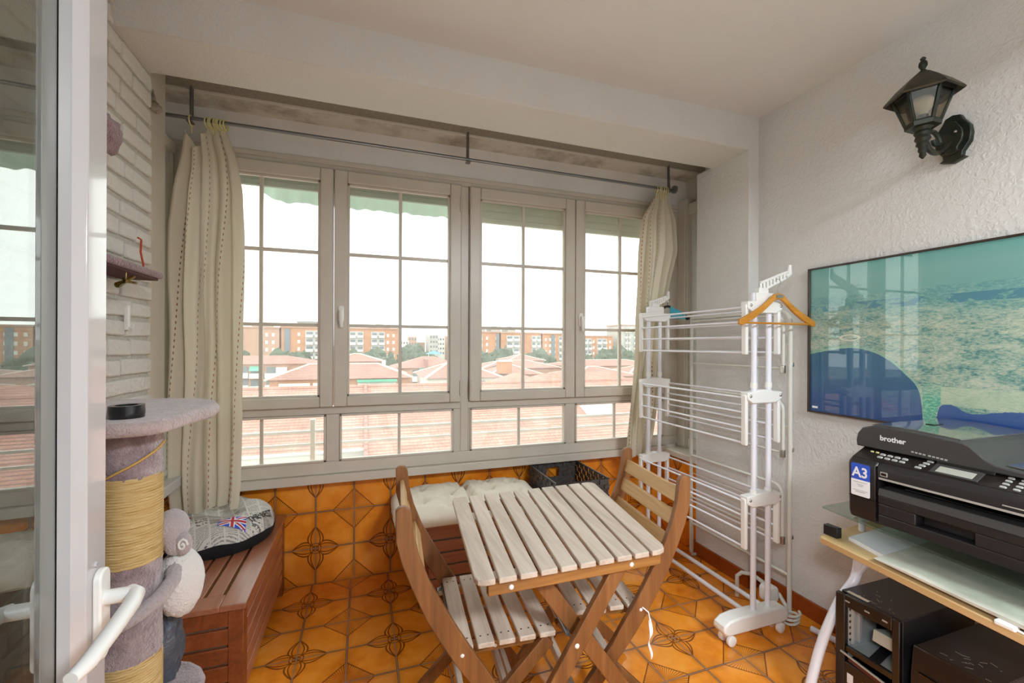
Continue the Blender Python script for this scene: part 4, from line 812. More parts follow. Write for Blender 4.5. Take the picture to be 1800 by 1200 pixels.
def smooth_pts(p, n=4):
    out = []
    for i in range(len(p)-1):
        a, b_, c, d = V(p[max(i-1, 0)]), V(p[i]), V(p[i+1]), V(p[min(i+2, len(p)-1)])
        for k in range(n):
            t = k/n; out.append(.5*((2*b_)+(-a+c)*t+(2*a-5*b_+4*c-d)*t*t+(-a+3*b_-3*c+d)*t**3))
    out.append(V(p[-1])); return out
MB().tube(smooth_pts(cbp), .0058, 8).build('cable', m_grtube, None, label='coiled off-white cable on the floor behind the drying rack foot', cat='cable')
MB().tube([(2.01, 1.475, .014), (2.03, 1.40, .014), (2.06, 1.28, .014), (2.07, 1.16, .014)], .0135, 12).build('tube', m_whitetube, None, label='white tube lying on the floor along the skirting towards the desk', cat='tube')
MB().tube([(2.09, 2.245, .012), (2.0, 2.25, .012), (2.0, 2.25, .05), (2.0, 2.25, .20)], .009, 10).build('pipe', m_grtube, None, label='short white pipe in the corner by the far rack foot', cat='pipe')

# ================================================================== PICTURE AND LANTERN
PW = 1.06; PY0, PZ0 = 1.556, 1.03
pic = thing('picture', 'large framed aerial photograph of a teal coast on the right wall', 'picture', (2.108, PY0-PW/2, PZ0))
def picmat():
    t = NT('aerial_coast_print'); P = t.pos(); u = t.ma('DIVIDE', t.ma('SUBTRACT', PY0, P[1]), PW); u1 = t.ma('SUBTRACT', PY0, P[1]); v = t.ma('DIVIDE', t.ma('SUBTRACT', P[2], PZ0), .70)
    g = t.n('ShaderNodeNewGeometry').outputs['Position']
    def curve(pts, x=u1):
        fc = t.n('ShaderNodeFloatCurve'); c = fc.mapping.curves[0]
        while len(c.points) < len(pts): c.points.new(.5, .5)
        for p, (a, b_) in zip(c.points, pts): p.location = (a, b_); p.handle_type = 'AUTO'
        fc.mapping.update(); t.set(fc.inputs[1], x); return fc.outputs[0]
    mp = t.n('ShaderNodeMapping'); mp.inputs['Scale'].default_value = (1, 1, 2.6); t.t.links.new(g, mp.inputs[0])
    n1 = t.noise(mp.outputs[0], 9, 6, .72, .6); n2 = t.noise(mp.outputs[0], 62, 5, .75, .4); n3 = t.noise(g, 3, 3)
    f = t.ma('ADD', t.ma('MULTIPLY', n1, .5), t.ma('MULTIPLY', n2, .5))
    land = t.ramp(f, [(.36, '#2f666c'), (.44, '#659389'), (.50, '#9bae9c'), (.58, '#b9c0aa'), (.70, '#d2d5c4')])
    far = t.ramp(f, [(.38, '#4a888b'), (.5, '#6a9f99'), (.62, '#93b3a6')])
    k = t.ma('SMOOTH_MIN', 1, t.ma('MAXIMUM', 0, t.ma('MULTIPLY', t.ma('SUBTRACT', v, .58), 6)), .05); land = t.mix(k, land, far)
    sky = t.ramp(v, [(.78, '#6fa39c'), (.9, '#78a9a2'), (1.0, '#63a39c')]); hz = t.ma('ADD', .79, t.ma('MULTIPLY', t.ma('SUBTRACT', n3, .5), .06)); land = t.mix(t.ma('GREATER_THAN', v, hz), land, sky)
    ins = t.ma('MULTIPLY', t.ma('COMPARE', v, .72, .025), t.ma('GREATER_THAN', t.ma('ADD', n1, t.ma('MULTIPLY', u, .15)), .56)); land = t.mix(ins, land, lin('#4a8291'))
    sea = t.ramp(t.ma('ADD', v, t.ma('MULTIPLY', t.ma('SUBTRACT', n1, .5), .12)), [(.0, '#17447f'), (.12, '#1c4a80'), (.22, '#26597f'), (.40, '#2a6180')])
    vs_ = curve([(0, .40), (.1, .43), (.2, .447), (.27, .43), (.34, .38), (.405, .295), (.445, .225), (.462, .10), (.468, 0), (1, 0)]); vs_ = t.ma('ADD', vs_, t.ma('MULTIPLY', t.ma('SUBTRACT', n2, .5), .012))
    beach = t.ma('MULTIPLY', t.ma('LESS_THAN', v, t.ma('ADD', vs_, .018)), t.ma('LESS_THAN', u1, .475)); land = t.mix(t.ma('MULTIPLY', beach, .7), land, lin('#86b59b'))
    spit = t.ma('MULTIPLY', t.ma('COMPARE', t.ma('ADD', u1, t.ma('MULTIPLY', t.ma('SUBTRACT', n2, .5), .02)), t.ma('ADD', .481, t.ma('MULTIPLY', v, .06)), t.ma('ADD', .012, t.ma('MULTIPLY', v, .10))), t.ma('LESS_THAN', v, .27)); land = t.mix(t.ma('MULTIPLY', spit, t.ma('MULTIPLY', t.ma('SUBTRACT', .27, v), 9, clamp=True)), land, t.mix(t.ma('GREATER_THAN', n2, .52), lin('#4fa38c'), lin('#8cc4a4')))
    pale = t.ma('MULTIPLY', t.ma('GREATER_THAN', u1, .52), t.ma('COMPARE', v, .19, .05)); land = t.mix(t.ma('MULTIPLY', pale, .6), land, lin('#bfcbaa'))
    c = t.mix(t.ma('MULTIPLY', t.ma('LESS_THAN', v, vs_), t.ma('LESS_THAN', u1, .468)), land, sea)
    vr = curve([(0, 0), (.498, .0), (.506, .05), (.522, .135), (.55, .145), (.60, .11), (.70, .135), (.78, .145), (.9, .15), (1, .15)]); vr = t.ma('ADD', vr, t.ma('MULTIPLY', t.ma('SUBTRACT', n2, .5), .03))
    c = t.mix(t.ma('MULTIPLY', t.ma('LESS_THAN', v, vr), t.ma('GREATER_THAN', u1, .497)), c, t.ramp(v, [(.02, '#123a86'), (.05, '#173f84'), (.1, '#35568c')]))
    ci = t.ma('SQRT', t.ma('ADD', t.ma('POWER', t.ma('MULTIPLY', t.ma('SUBTRACT', u1, .19), .45), 2), t.ma('POWER', t.ma('SUBTRACT', v, .515), 2))); c = t.mix(t.ma('MULTIPLY', t.ma('COMPARE', ci, .018, .003), .9), c, lin('#d8dcc4'))
    t.p(color=c, rough=.4, coat=1, coatr=.01, spec=.5); t.b.inputs['Coat IOR'].default_value = 1.6; return t.m
MB().bx(2.098, 2.103, PY0-PW, PY0, PZ0, PZ0+.70).build('print', picmat(), pic)
m_pf = mat('thin_dark_frame', '#3a2c26', .35); e = .008
MB().bx(2.09, 2.109, PY0-e, PY0+.003, PZ0, PZ0+.70).bx(2.09, 2.109, PY0-PW-.003, PY0-PW+e, PZ0, PZ0+.70).bx(2.09, 2.109, PY0-PW-.003, PY0+.003, PZ0-.004, PZ0+.004).bx(2.09, 2.109, PY0-PW-.003, PY0+.003, PZ0+.696, PZ0+.704).build('frame', m_pf, pic, .0015)
MB().bx(2.0965, 2.098, PY0-.045, PY0-.018, PZ0+.018, PZ0+.028).build('caption_strip', m_wprint, pic)
# lantern
LX, LY = 1.93, 1.008
ln_ = thing('wall_lantern', 'dark green iron hexagonal wall lantern above the picture', 'lantern', (2.105, 1.0, 2.14))
hexp = 0.0
MB().lathe((LX, LY, 0), [(.001, 2.33), (.028, 2.345), (.04, 2.335), (.075, 2.305), (.105, 2.272), (.112, 2.262), (.108, 2.257), (.085, 2.272), (.001, 2.29)], 6, None, 0, hexp).build('roof', m_bronze, ln_, smooth=20)
MB().lathe((LX, LY, 0), [(.001, 2.335), (.022, 2.338), (.022, 2.346), (.01, 2.35), (.012, 2.356), (.006, 2.362), (.013, 2.376), (.012, 2.388), (.006, 2.396), (.009, 2.402), (.004, 2.408), (.001, 2.41)], 16).build('finial', m_iron, ln_)
MB().lathe((LX, LY, 0), [(.002, 2.148), (.05, 2.15), (.052, 2.165), (.046, 2.172), (.002, 2.172)], 6, None, 0, hexp).build('body_base', m_iron, ln_, smooth=20)
MB().lathe((LX, LY, 0), [(.083, 2.262), (.087, 2.272), (.079, 2.272), (.078, 2.262)], 6, None, 0, hexp).build('top_ring', m_iron, ln_, smooth=20)
for k in range(6):
    a, b_ = hexp+k*pi/3, hexp+(k+1)*pi/3
    MB().beam((LX+.048*cos(a), LY+.048*sin(a), 2.165), (LX+.083*cos(a), LY+.083*sin(a), 2.268), .011, .009, (cos(a), sin(a), 0)).build('post', m_iron, ln_, .002)
    p = [(LX+.046*cos(a), LY+.046*sin(a), 2.17), (LX+.046*cos(b_), LY+.046*sin(b_), 2.17), (LX+.080*cos(b_), LY+.080*sin(b_), 2.265), (LX+.080*cos(a), LY+.080*sin(a), 2.265)]
    nn = V((cos((a+b_)/2), sin((a+b_)/2), -.3)).normalized()*.002
    MB().add([V(x)+nn for x in p]+[V(x)-nn for x in p], [(0, 1, 2, 3), (7, 6, 5, 4), (0, 4, 5, 1), (1, 5, 6, 2), (2, 6, 7, 3), (3, 7, 4, 0)]).build('glass_panel', m_lglass, ln_, smooth=0)
MB().tube([(LX, LY, 2.172), (LX, LY, 2.195)], .016, 14).build('socket', m_iron, ln_)
MB().lathe((LX, LY, 0), [(.013, 2.195), (.016, 2.205), (.032, 2.228), (.034, 2.242), (.026, 2.258), (.002, 2.265)], 18).build('bulb', m_bulb, ln_)
MB().lathe((LX, LY, 0), [(.002, 2.148), (.03, 2.148), (.022, 2.138), (.026, 2.13), (.02, 2.12), (.024, 2.108), (.017, 2.098), (.020, 2.088), (.012, 2.078), (.014, 2.066), (.009, 2.058), (.011, 2.048), (.004, 2.038), (.001, 2.036)], 18).build('drop', m_iron, ln_)
m = MB()
m.tube(smooth_pts([(LX+.012, LY, 2.105), (LX+.04, LY, 2.075), (LX+.08, LY, 2.07), (LX+.12, LY, 2.09), (2.10, LY-.004, 2.13)]), .010, 10)
m.tube(smooth_pts([(LX+.03, LY, 2.135), (LX+.06, LY, 2.145), (LX+.09, LY, 2.13), (LX+.10, LY, 2.105), (LX+.07, LY, 2.10), (LX+.06, LY, 2.115)]), .008, 10); m.build('bracket_arm', m_iron, ln_)
bp_ = [(0, .085), (.022, .078), (.03, .06), (.05, .03), (.054, 0), (.05, -.03), (.03, -.06), (.028, -.075), (.04, -.082), (0, -.095)]; bp_ = bp_+[(-x, z) for x, z in bp_[1:-1][::-1]]
MB().prism(bp_, (2.088, 2.112), lambda u, v, q: (q, 1.0+u, 2.135+v)).prism([(x*.65, z*.7) for x, z in bp_], (2.078, 2.09), lambda u, v, q: (q, 1.0+u, 2.135+v)).build('wall_plate', m_iron, ln_, .003)
MB().ball((2.076, .985, 2.15), .005, 8, 6).build('screw', m_screw, ln_)

# ================================================================== DESK CORNER
DK = thing('computer_desk', 'beech computer desk with green glass shelf and white tube legs in the right corner', 'desk', (1.8, .6, 0))
MB().prism([(1.618, 1.148), (2.095, 1.165), (2.095, .12), (1.475, .12)], (.748, .756), lambda u, v, q: (u, v, q)).build('glass_shelf', m_dglassh, DK, .002)
MB().prism([(1.597, 1.135), (1.606, 1.146), (1.72, 1.158), (2.06, 1.19), (2.06, .12), (1.452, .12)], (.625, .648), lambda u, v, q: (u, v, q)).build('desk_board', m_beech, DK, .003)
MB().bx(1.635, 1.66, 1.105, 1.155, .648, .685).build('runner', m_bpl, DK, .002)
for x, y in ((1.80, 1.125), (1.95, .72), (2.04, .30), (1.60, .25)): MB().tube([(x, y, .64), (x, y, .749)], .011, 12).build('shelf_post', m_whitetube, DK)
MB().tube(smooth_pts([(1.80, 1.135, .63), (1.80, 1.135, .54), (1.785, 1.14, .46), (1.72, 1.15, .385), (1.645, 1.16, .25), (1.59, 1.165, .10), (1.572, 1.17, .0)]), .017, 14).build('leg', m_whitetube, DK)
MB().tube(smooth_pts([(1.785, 1.14, .465), (1.80, 1.13, .50), (1.85, 1.10, .58), (1.88, 1.07, .63)]), .014, 12).build('brace', m_whitetube, DK)
MB().tube([(2.03, .25, .63), (2.03, .25, 0)], .017, 12).build('leg', m_whitetube, DK); MB().tube([(1.55, .22, .63), (1.55, .22, 0)], .017, 12).build('leg', m_whitetube, DK)
# papers
def sheet(mb, P, z0, th, wav, n=14):
    a, b_, c, d = [V(p) for p in P]
    def f(u, v): p = a.lerp(b_, u).lerp(d.lerp(c, u), v); return (p.x, p.y, z0+th+wav*(1+MN.noise((p.x*7, p.y*7, z0*40)))*.5*min(1, 6*v, 6*(1-v)) + 0)
    mb.grid(f, n, n); mb.add([(p.x, p.y, z0) for p in (a, b_, c, d)], [(0, 1, 2, 3)])
    for k in range(n):
        for (u0, v0, u1, v1) in ((k/n, 0, (k+1)/n, 0), (k/n, 1, (k+1)/n, 1), (0, k/n, 0, (k+1)/n), (1, k/n, 1, (k+1)/n)):
            p, q_ = f(u0, v0), f(u1, v1); mb.add([p, q_, (q_[0], q_[1], z0), (p[0], p[1], z0)], [(0, 1, 2, 3)])
    return mb
for k in range(3): pass
sheet(MB(), [(1.665, 1.085), (1.93, 1.105), (1.94, .90), (1.606, .885)], .6485, .012, .004).build('paper_stack', m_paper, None, label='stack of white paper under the glass shelf at the desk end', cat='paper', smooth=30)
sheet(MB(), [(1.568, .945), (1.92, .965), (1.92, .30), (1.482, .27)], .6625, .0015, .012).build('paper_sheet', m_paper2, None, label='large cream paper sheet lying along the front of the desk board', cat='paper', smooth=60)
pg = thing('plug', 'small white plug on the front edge of the desk board', 'plug', (1.515, .62, .6485)); MB().bx(1.512, 1.535, .60, .64, .6485, .662).build('body', m_white, pg, .004); MB().tube([(1.52, .60, .655), (1.512, .56, .654), (1.51, .50, .652)], .003, 8).build('cord', m_white, pg)
# ---- printer
PR = thing('printer', 'wide black multifunction printer on the glass shelf below the picture', 'printer', (1.84, .78, .757))
YL, YR = 1.045, .505
prof = [(1.604, .782), (1.612, .765), (1.63, .7575), (2.075, .7575), (2.075, 1.0), (1.69, 1.0), (1.682, .998), (1.614, .966), (1.603, .957), (1.60, .945)]
ptop = [(1.60, .916), (2.075, .916), (2.075, 1.0), (1.69, 1.0), (1.682, .998), (1.614, .966), (1.603, .957), (1.60, .945)]
fn = lambda u, v, q: (u, q, v)
b_ = MB().prism(prof, (.958, YL), fn).prism(prof, (YR, .552), fn).prism(ptop, (.552, .958), fn).bx(1.72, 2.07, .552, .958, .7575, .916)
b_.build('body', m_bpl, PR, .006)
MB().bx(1.601, 1.606, .9575, .9605, .775, .955).bx(1.5992, 1.601, YL-.085, YL-.003, .842-.004, .842-.0025).build('seam', m_gloss, PR)
cs = MB().bx(1.603, 1.70, .556, .954, .836, .862).bx(1.603, 1.70, .556, .954, .768, .80).bx(1.603, 1.70, .852, .954, .80, .836).bx(1.603, 1.70, .556, .716, .80, .836).bx(1.64, 1.70, .716, .852, .80, .836).build('paper_tray', m_bpl, PR, .003)
MB().prism([(1.600, .862), (1.606, .886), (1.70, .890), (1.70, .862)], (.556, .954), fn).build('tray_lip', m_bpl2, PR, .002)
MB().bx(1.64, 1.72, .60, .90, .890, .896).bx(1.66, 1.72, .75, .93, .896, .899).build('output_flap', m_gloss, PR, .001)
MB().bx(1.5985, 1.602, .56, .95, .916, .922).build('front_trim', m_silver, PR)
MB().bx(1.5985, 1.6, .925, .945, .928, .942).build('media_slot', m_silver, PR); MB().bx(1.597, 1.5992, .928, .942, .931, .939).build('media_slot', m_gloss, PR)
MB().bx(1.5985, 1.6, .60, .66, .931, .934).build('front_trim', m_silver, PR)
def onp(x, y, h=.0012):  # control panel plane: x along -Y from YL, y up the slope
    k = y/.075; return V((1.614+.068*k-.425*h, YL-x, .966+.032*k+.905*h))
MB().add([onp(.004, .003), onp(.53, .003), onp(.53, .073), onp(.004, .073), onp(.004, .003, -.002), onp(.53, .003, -.002), onp(.53, .073, -.002), onp(.004, .073, -.002)], [(0, 1, 2, 3), (7, 6, 5, 4), (0, 4, 5, 1), (1, 5, 6, 2), (2, 6, 7, 3), (3, 7, 4, 0)]).build('control_panel', m_case2, PR)
def key(x, y, w_, h_, m=m_silver, nm='key'):
    P = [onp(x+a, y+c, .0012) for a, c in rounded(w_, h_, min(w_, h_)*.45, 3)]; T_ = [onp(x+a, y+c, .0035) for a, c in rounded(w_*.85, h_*.85, min(w_, h_)*.4, 3)]; n = len(P)
    MB().add(P+T_, [tuple(range(n, 2*n))]+[(i, (i+1) % n, n+(i+1) % n, n+i) for i in range(n)]).build(nm, m, PR)
for r_ in range(2):
    for c in range(4): key(.075+c*.021, .028+r_*.017, .017, .010)
for c in range(2): key(.040+c*.016, .05, .010, .006, m_ring)
for r_ in range(4): key(.185+.004*r_, .018+r_*.014, .018, .009)
for r_ in range(4):
    for c in range(3): key(.375+c*.026, .015+r_*.015, .015, .008)
for c in range(2): key(.46+c*.03, .03, .018, .012)
def quadp(x0, x1, y0_, y1_, h, m, nm): MB().add([onp(x0, y0_, h), onp(x1, y0_, h), onp(x1, y1_, h), onp(x0, y1_, h), onp(x0, y0_, 0), onp(x1, y0_, 0), onp(x1, y1_, 0), onp(x0, y1_, 0)], [(0, 1, 2, 3), (0, 4, 5, 1), (1, 5, 6, 2), (2, 6, 7, 3), (3, 7, 4, 0)]).build(nm, m, PR, .0008)
quadp(.215, .325, .01, .062, .004, m_bpl2, 'screen_bezel'); quadp(.228, .312, .016, .045, .0048, mat('lcd_grey', '#a4a397', .25), 'screen')
MB().add([V((1.684, .83, .9995)), V((1.684, .70, .9995)), V((1.662, .70, .991)), V((1.662, .83, .991)), V((1.684, .83, 1.006)), V((1.684, .70, 1.006)), V((1.664, .70, 1.004)), V((1.664, .83, 1.004))], [(0, 1, 2, 3), (4, 5, 6, 7), (0, 1, 5, 4), (2, 3, 7, 6), (1, 2, 6, 5), (3, 0, 4, 7)]).build('screen_hood', m_gloss, PR, .002)
lid = [(1.058, .999), (1.060, 1.02), (1.055, 1.045), (1.04, 1.066), (1.008, 1.077), (.90, 1.077), (.775, 1.069), (.755, 1.062), (.722, 1.032), (.70, 1.02), (.62, 1.012), (.50, 1.008), (.50, .999)]
LD = MB().prism(lid, (1.663, 2.078), lambda u, v, q: (q, u, v)).build('scanner_lid', m_bpl2, PR, .004)
MB().prism([(1.03, 1.075), (.785, 1.068), (.785, 1.074), (.90, 1.081), (1.01, 1.082)], (1.69, 2.07), lambda u, v, q: (q, u, v)).build('top_cover', m_lidtop, PR, .002)
MB().prism([(.69, 1.018), (.515, 1.010), (.515, 1.014), (.69, 1.023)], (1.69, 2.07), lambda u, v, q: (q, u, v)).build('feed_tray', m_lidtop, PR, .002)
MB().bx(1.85, 1.90, .93, .955, 1.079, 1.0835).build('vent', m_gloss, PR)
text_mb('brother', .0235, lambda x, y: V((1.6615, .984-x, 1.033+y)), bold=.0007).build('lettering', m_wprint, PR, smooth=0)
tq_ = MB()
for i in range(9): tq_.bx(1.6615, 1.663, .895-i*.010-.0065-(.004 if i > 3 else 0), .895-i*.010-(.004 if i > 3 else 0), 1.0115-i*.0006, 1.016-i*.0006)
tq_.build('model_strip', m_silver, PR)
st_ = MB().prism([(1.034, .897), (1.034, .947), (1.031, .951), (.979, .951), (.976, .947), (.976, .897)], (1.5985, 1.60), lambda u, v, q: (q, u, v)).build('sticker', m_blue, PR)
MB().prism([(1.034, .897), (.976, .897), (.976, .845), (.979, .842), (1.031, .842), (1.034, .845)], (1.5985, 1.60), lambda u, v, q: (q, u, v)).build('sticker', m_wprint, PR)
text_mb('A3', .046, lambda x, y: V((1.5978, 1.0305-x*.92, .907+y)), bold=.0012).build('lettering', m_wprint, PR, smooth=0)
sl = MB()
for zz, a, c in ((.888, .985, 1.026), (.880, .995, 1.015), (.875, .998, 1.012), (.860, .982, 1.027), (.855, .99, 1.02)): sl.bx(1.5978, 1.5985, a, c, zz, zz+.0016)
sl.build('small_print', m_silver, PR)
# ---- computer towers
def pc(label, x0, x1, ya_, yb_, H, openbay):
    t = thing('computer_tower', label, 'computer', ((x0+x1)/2, (ya_+yb_)/2, 0)); xf = x0+.018
    MB().bx(xf, x1, ya_, yb_, H-.004, H).bx(xf, x1, ya_, ya_+.003, .015, H-.004).bx(xf, x1, yb_-.003, yb_, .015, H-.004).bx(x1-.003, x1, ya_, yb_, .015, H).bx(xf, x1, ya_, yb_, .015, .02).build('case', m_case, t, .002)
    for x in (x0+.05, x1-.05):
        for y in (ya_+.03, yb_-.03): MB().lathe((x, y, 0), [(.014, 0), (.016, .015)], 14).build('foot', m_bpl, t)
    if openbay:
        zb0, zb1, yo0, yo1 = .262, .405, ya_+.022, yb_-.022
        MB().bx(x0, xf, yb_-.022, yb_+.01, .012, H-.006).bx(x0, xf, ya_, ya_+.022, .012, H-.002).bx(x0, xf, yo0, yo1, zb1, H-.002).bx(x0, xf, yo0, yo1, .012, .205).bx(x0+.004, xf, yo0, yo1, .24, zb0).build('front_bezel', m_case2, t, .003)
        MB().bx(x0+.02, x0+.17, yo1-.002, yo1+.001, zb0-.05, zb1+.02).bx(x0+.02, x0+.19, yo0, yo0+.002, zb0-.05, zb1+.02).add([(x0+.02, yo0, zb0-.012), (x0+.02, yo1, zb0-.012), (x0+.22, yo1, zb0-.02), (x0+.22, yo0, zb0-.02)], [(0, 1, 2, 3)]).bx(x0+.05, x0+.062, yo1-.02, yo1-.004, zb0+.01, zb1-.01).bx(x0+.03, x0+.04, yo1-.012, yo1-.003, zb0, zb1).build('drive_cage', m_tin, t)
        for k in range(6): MB().bx(x0+.022, x0+.06, yo1-.0035, yo1-.002, zb0+.012+k*.022, zb0+.020+k*.022).build('cage_slot', m_bpl, t)
        MB().box((x0+.10, (yo0+yo1)/2-.03, zb0+.06), (.12, .075, .04), Matrix.Rotation(R(12), 3, 'Y')).build('power_supply', mat('beige_steel', '#b5b0a0', .5), t, .002)
        MB().add([(x0+.025, yo0+.05, zb0-.009), (x0+.025, yo0+.085, zb0-.009), (x0+.2, yo1-.02, zb0-.014), (x0+.2, yo1-.055, zb0-.014)], [(0, 1, 2, 3)]).build('ribbon_cable', m_bpl, t, smooth=0)
        MB().beam((x0-.002, yo1+.012, .236), (x0-.002, yo0-.01, .214), .006, .006).build('silver_trim', m_silver, t, .001)
        MB().beam((x0-.001, yo1-.015, .221), (x0-.001, yo0, .205), .004, .012).build('drive_door', mat('maroon_plastic', '#4b2020', .4), t, .001)
        for y in (yo1-.01, (yo0+yo1)/2, yo0+.02): MB().bx(x0-.001, x0+.001, y-.008, y+.008, .424, .429).build('badge', m_silver, t)
        MB().bx(x0+.02, x0+.035, yb_-.085, yb_-.015, H, H+.0006).build('label_strip', m_paper2, t)
        for y0_, y1_, m_ in ((yo1-.03, yo1-.01, m_paper), (yo1-.085, yo1-.06, mat('orange_sticker', '#d08a55', .6))): MB().bx(x0-.001, x0+.0005, y0_, y1_, .135, .17).build('sticker', m_, t)
    else:
        pr = [(x0, .03), (x0-.012, .10), (x0-.016, .2), (x0-.012, .32), (x0, H+.002), (xf, H+.002), (xf, .012), (x0, .012)]
        MB().prism(pr, (ya_-.002, yb_+.002), lambda u, v, q: (u, q, v)).build('front_bezel', m_case2, t, .003)
        for z in (.33, .285, .24): MB().bx(x0-.018, x0-.010, ya_+.02, yb_-.02, z, z+.0025).build('bay_line', m_gloss, t)
        MB().bx(x0-.013, x0-.008, ya_+.05, yb_-.06, .30, .318).build('drive_door', mat('maroon_gloss', '#3d1f1d', .2), t, .001)
    sc_ = MB()
    for i in range(14):
        x, y = x0+.03+random.random()**2*.10, random.uniform(ya_+.01, yb_-.01); a = random.uniform(0, 3); L = random.uniform(.004, .02)
        sc_.beam((x, y, H+.0002), (x+L*cos(a), y+L*sin(a), H+.0002), .0012, .0005)
    sc_.build('scratches', m_silver, t)
    return t
pc('black computer tower with an empty open drive bay under the desk', 1.662, 2.075, .925, 1.118, .45, True)
pc('shorter black computer tower beside the one with the open bay', 1.66, 2.02, .70, .885, .40, False)

# ================================================================== CAT CORNER
CX_, CY_ = -.507, 1.232
CT = thing('cat_tree', 'cat tree with mauve plush and sisal post at the left behind the door', 'cat tree', (CX_, CY_, 0))
def rough(mb_c, r, z0, z1, sc, amp, n=40, nv=14): return MB().grid(lambda u, v: (mb_c[0]+(r+amp*MN.noise((cos(2*pi*u)*sc, sin(2*pi*u)*sc, (z0+(z1-z0)*v)*sc*9)))*cos(2*pi*u), mb_c[1]+(r+amp*MN.noise((cos(2*pi*u)*sc, sin(2*pi*u)*sc, (z0+(z1-z0)*v)*sc*9)))*sin(2*pi*u), z0+(z1-z0)*v+(-.012*sin(2*pi*u+.5) if v in (0, 1) and 0 else 0)), n, nv, True)
rough((CX_, CY_), .0575, 1.045, 1.156, 6, .003).build('plush_sleeve', m_plush, CT, smooth=180)
rough((CX_, CY_), .0575, .63, .852, 6, .003).build('plush_sleeve', m_plush, CT, smooth=180)
def sis(z0, z1):
    m = MB(); n = int((z1-z0)/.0062); pts = []
    for i in range(n*16+1): a = 2*pi*i/16; pts.append((CX_+.0555*cos(a), CY_+.0555*sin(a), z0+(z1-z0)*i/(n*16)))
    m.tube(pts, .0042, 6); m.lathe((CX_, CY_, 0), [(.054, z0), (.054, z1)], 24); return m
sis(.848, 1.048).build('sisal_wrap', m_sisal, CT, smooth=180); sis(.06, .632).build('sisal_wrap', m_sisal, CT, smooth=180)
def slab(poly, z0, z1, nm, m, seg=4, bev=.013): return MB().prism(poly, (z0, z1), lambda u, v, q: (u, v, q)).build(nm, m, CT, bev, seg=seg)
slab([(-.80, 1.62), (-.56, 1.61), (-.47, 1.575), (-.42, 1.52), (-.385, 1.43), (-.377, 1.36), (-.388, 1.30), (-.398, 1.25), (-.402, 1.20), (-.41, 1.155), (-.43, 1.125), (-.47, 1.112), (-.52, 1.108), (-.80, 1.13)], 1.152, 1.184, 'platform', m_plushl)
slab([(-.52+.14*cos(R(a)), 1.285+.13*sin(R(a))) for a in range(0, 360, 18)], .465, .495, 'platform', m_plush)
MB().lathe((-.615, 1.30, 0), [(.045, .05), (.045, 1.15)], 24).build('rear_post', mat('dark_mauve_plush', '#6d565c', .95, bump=(120, .8, .01)), CT)
slab([(-.80, 1.02), (-.38, 1.02), (-.38, 1.55), (-.80, 1.55)], .0, .05, 'base', m_plush)
MB().tube(smooth_pts([(CX_+.061*cos(R(a)), CY_+.061*sin(R(a)), z_) for a, z_ in ((-170, 1.02), (-130, 1.045), (-95, 1.065), (-60, 1.085), (-25, 1.105), (10, 1.12))]), .0026, 6).build('string', m_string, CT)
tr = MB().lathe((-.503, 1.20, 1.1845), [(.021, 0), (.032, 0), (.033, .014), (.032, .028), (.021, .028), (.020, .014)], 28); tr.f = tr.f[:-2]; tr.mi = tr.mi[:-2]
n_ = 28; tr.f += [(5*n_+k, 5*n_+(k+1) % n_, (k+1) % n_, k) for k in range(n_)]; tr.mi += [0]*n_
tr.build('tape_roll', mat('black_tape', '#1d1d20', .25, coat=.3), None, label='black tape roll lying on the cat tree platform', cat='tape')
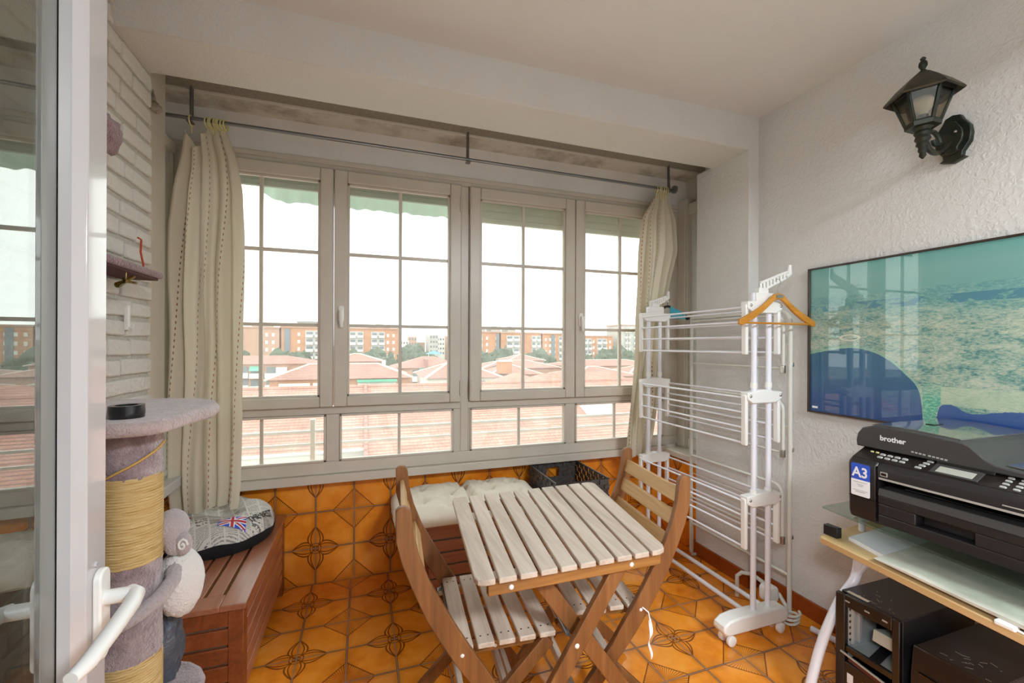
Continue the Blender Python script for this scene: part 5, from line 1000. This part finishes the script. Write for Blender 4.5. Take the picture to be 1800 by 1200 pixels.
# plush monkey hugging the post
PT = thing('plush_toy', 'grey plush monkey with white belly clinging to the cat tree post', 'toy', (-.45, 1.275, .66))
m = MB().ball((-.447, 1.285, .895), (.036, .04, .045), 20, 14, .06, 5).ball((-.437, 1.278, .86), (.024, .028, .03), 16, 10, .05, 4)
m.build('head', m_toy, PT, smooth=180)
m = MB()
m.ball((-.416, 1.262, .862), (.02, .012, .028), 16, 10, .05, 3); m.build('ear', m_toy, PT, smooth=180)
MB().tube([(-.414+.011*cos(a*.7)*(1-a/14), 1.250, .862+.017*sin(a*.7)*(1-a/14)) for a in range(14)], .0028, 6).build('ear_fold', m_toyw, PT)
m = MB().ball((-.432, 1.295, .755), (.05, .052, .085), 22, 16, .06, 4); m.build('belly', m_toyw, PT, smooth=180)
ar = []
for a in range(20, -150, -14): ar.append((CX_+(.0745+(.004 if a > 0 else 0))*cos(R(a)), CY_+.0745*sin(R(a)), .785+.10*(a-20)/170*.9+.01))
MB().tube(smooth_pts([(-.428, 1.29, .815)]+ar, 3), [.019]*4+[.0165]*(len(smooth_pts([(-.428, 1.29, .815)]+ar, 3))-4), 12).build('arm', m_toy, PT, smooth=180)
bagm = MB().ball((-.478, 1.335, .582), (.036, .045, .098), 20, 14, .35, 3); bagm.build('bag', mat('slate_plastic_bag', '#4d525c', .4, bump=(30, .6, .02)), None, label='crumpled slate blue bag on the lower cat tree platform', cat='bag')
# perches and little things on the brick wall
WS = thing('cat_perch', 'pink plush wall shelf on the brick wall', 'cat shelf', (-.76, 1.72, 1.585))
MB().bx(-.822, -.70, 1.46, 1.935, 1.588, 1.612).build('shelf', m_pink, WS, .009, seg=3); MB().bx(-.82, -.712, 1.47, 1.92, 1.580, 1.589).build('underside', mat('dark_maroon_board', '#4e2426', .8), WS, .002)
MB().tube([(-.705, 1.79, 1.612), (-.712, 1.786, 1.66), (-.708, 1.78, 1.70), (-.715, 1.772, 1.705)], .003, 6).build('red_cord', m_red, WS)
bw = MB()
for a in range(7): bw.tube(smooth_pts([(-.72, 1.71, 1.55), (-.72+.012*cos(a), 1.71+.035*cos(a*.9), 1.55+.018*sin(a*1.3)), (-.72+.01*sin(a), 1.71+.05*cos(a*.9+.3), 1.545+.02*sin(a*1.3+.4)), (-.72, 1.71, 1.548)], 4), .004, 6)
bw.tube([(-.72, 1.71, 1.55), (-.72, 1.712, 1.585)], .0015, 6); bw.build('ribbon_bow', m_gold, None, label='gold ribbon bow hanging under the pink plush wall shelf', cat='bow')
MB().ball((-.775, 1.655, 2.005), (.052, .092, .062), 24, 16, .35, 3).build('cat_perch', m_pink, None, label='pink plush wall pad high on the brick wall', cat='cat shelf', smooth=180)
MB().bx(-.822, -.81, 1.938, 1.956, 1.40, 1.49).tube([(-.812, 1.947, 1.41), (-.80, 1.947, 1.405), (-.797, 1.947, 1.425)], .004, 8).build('wall_hook', m_white, None, .003, label='white strip hook stuck on the brick wall', cat='hook')
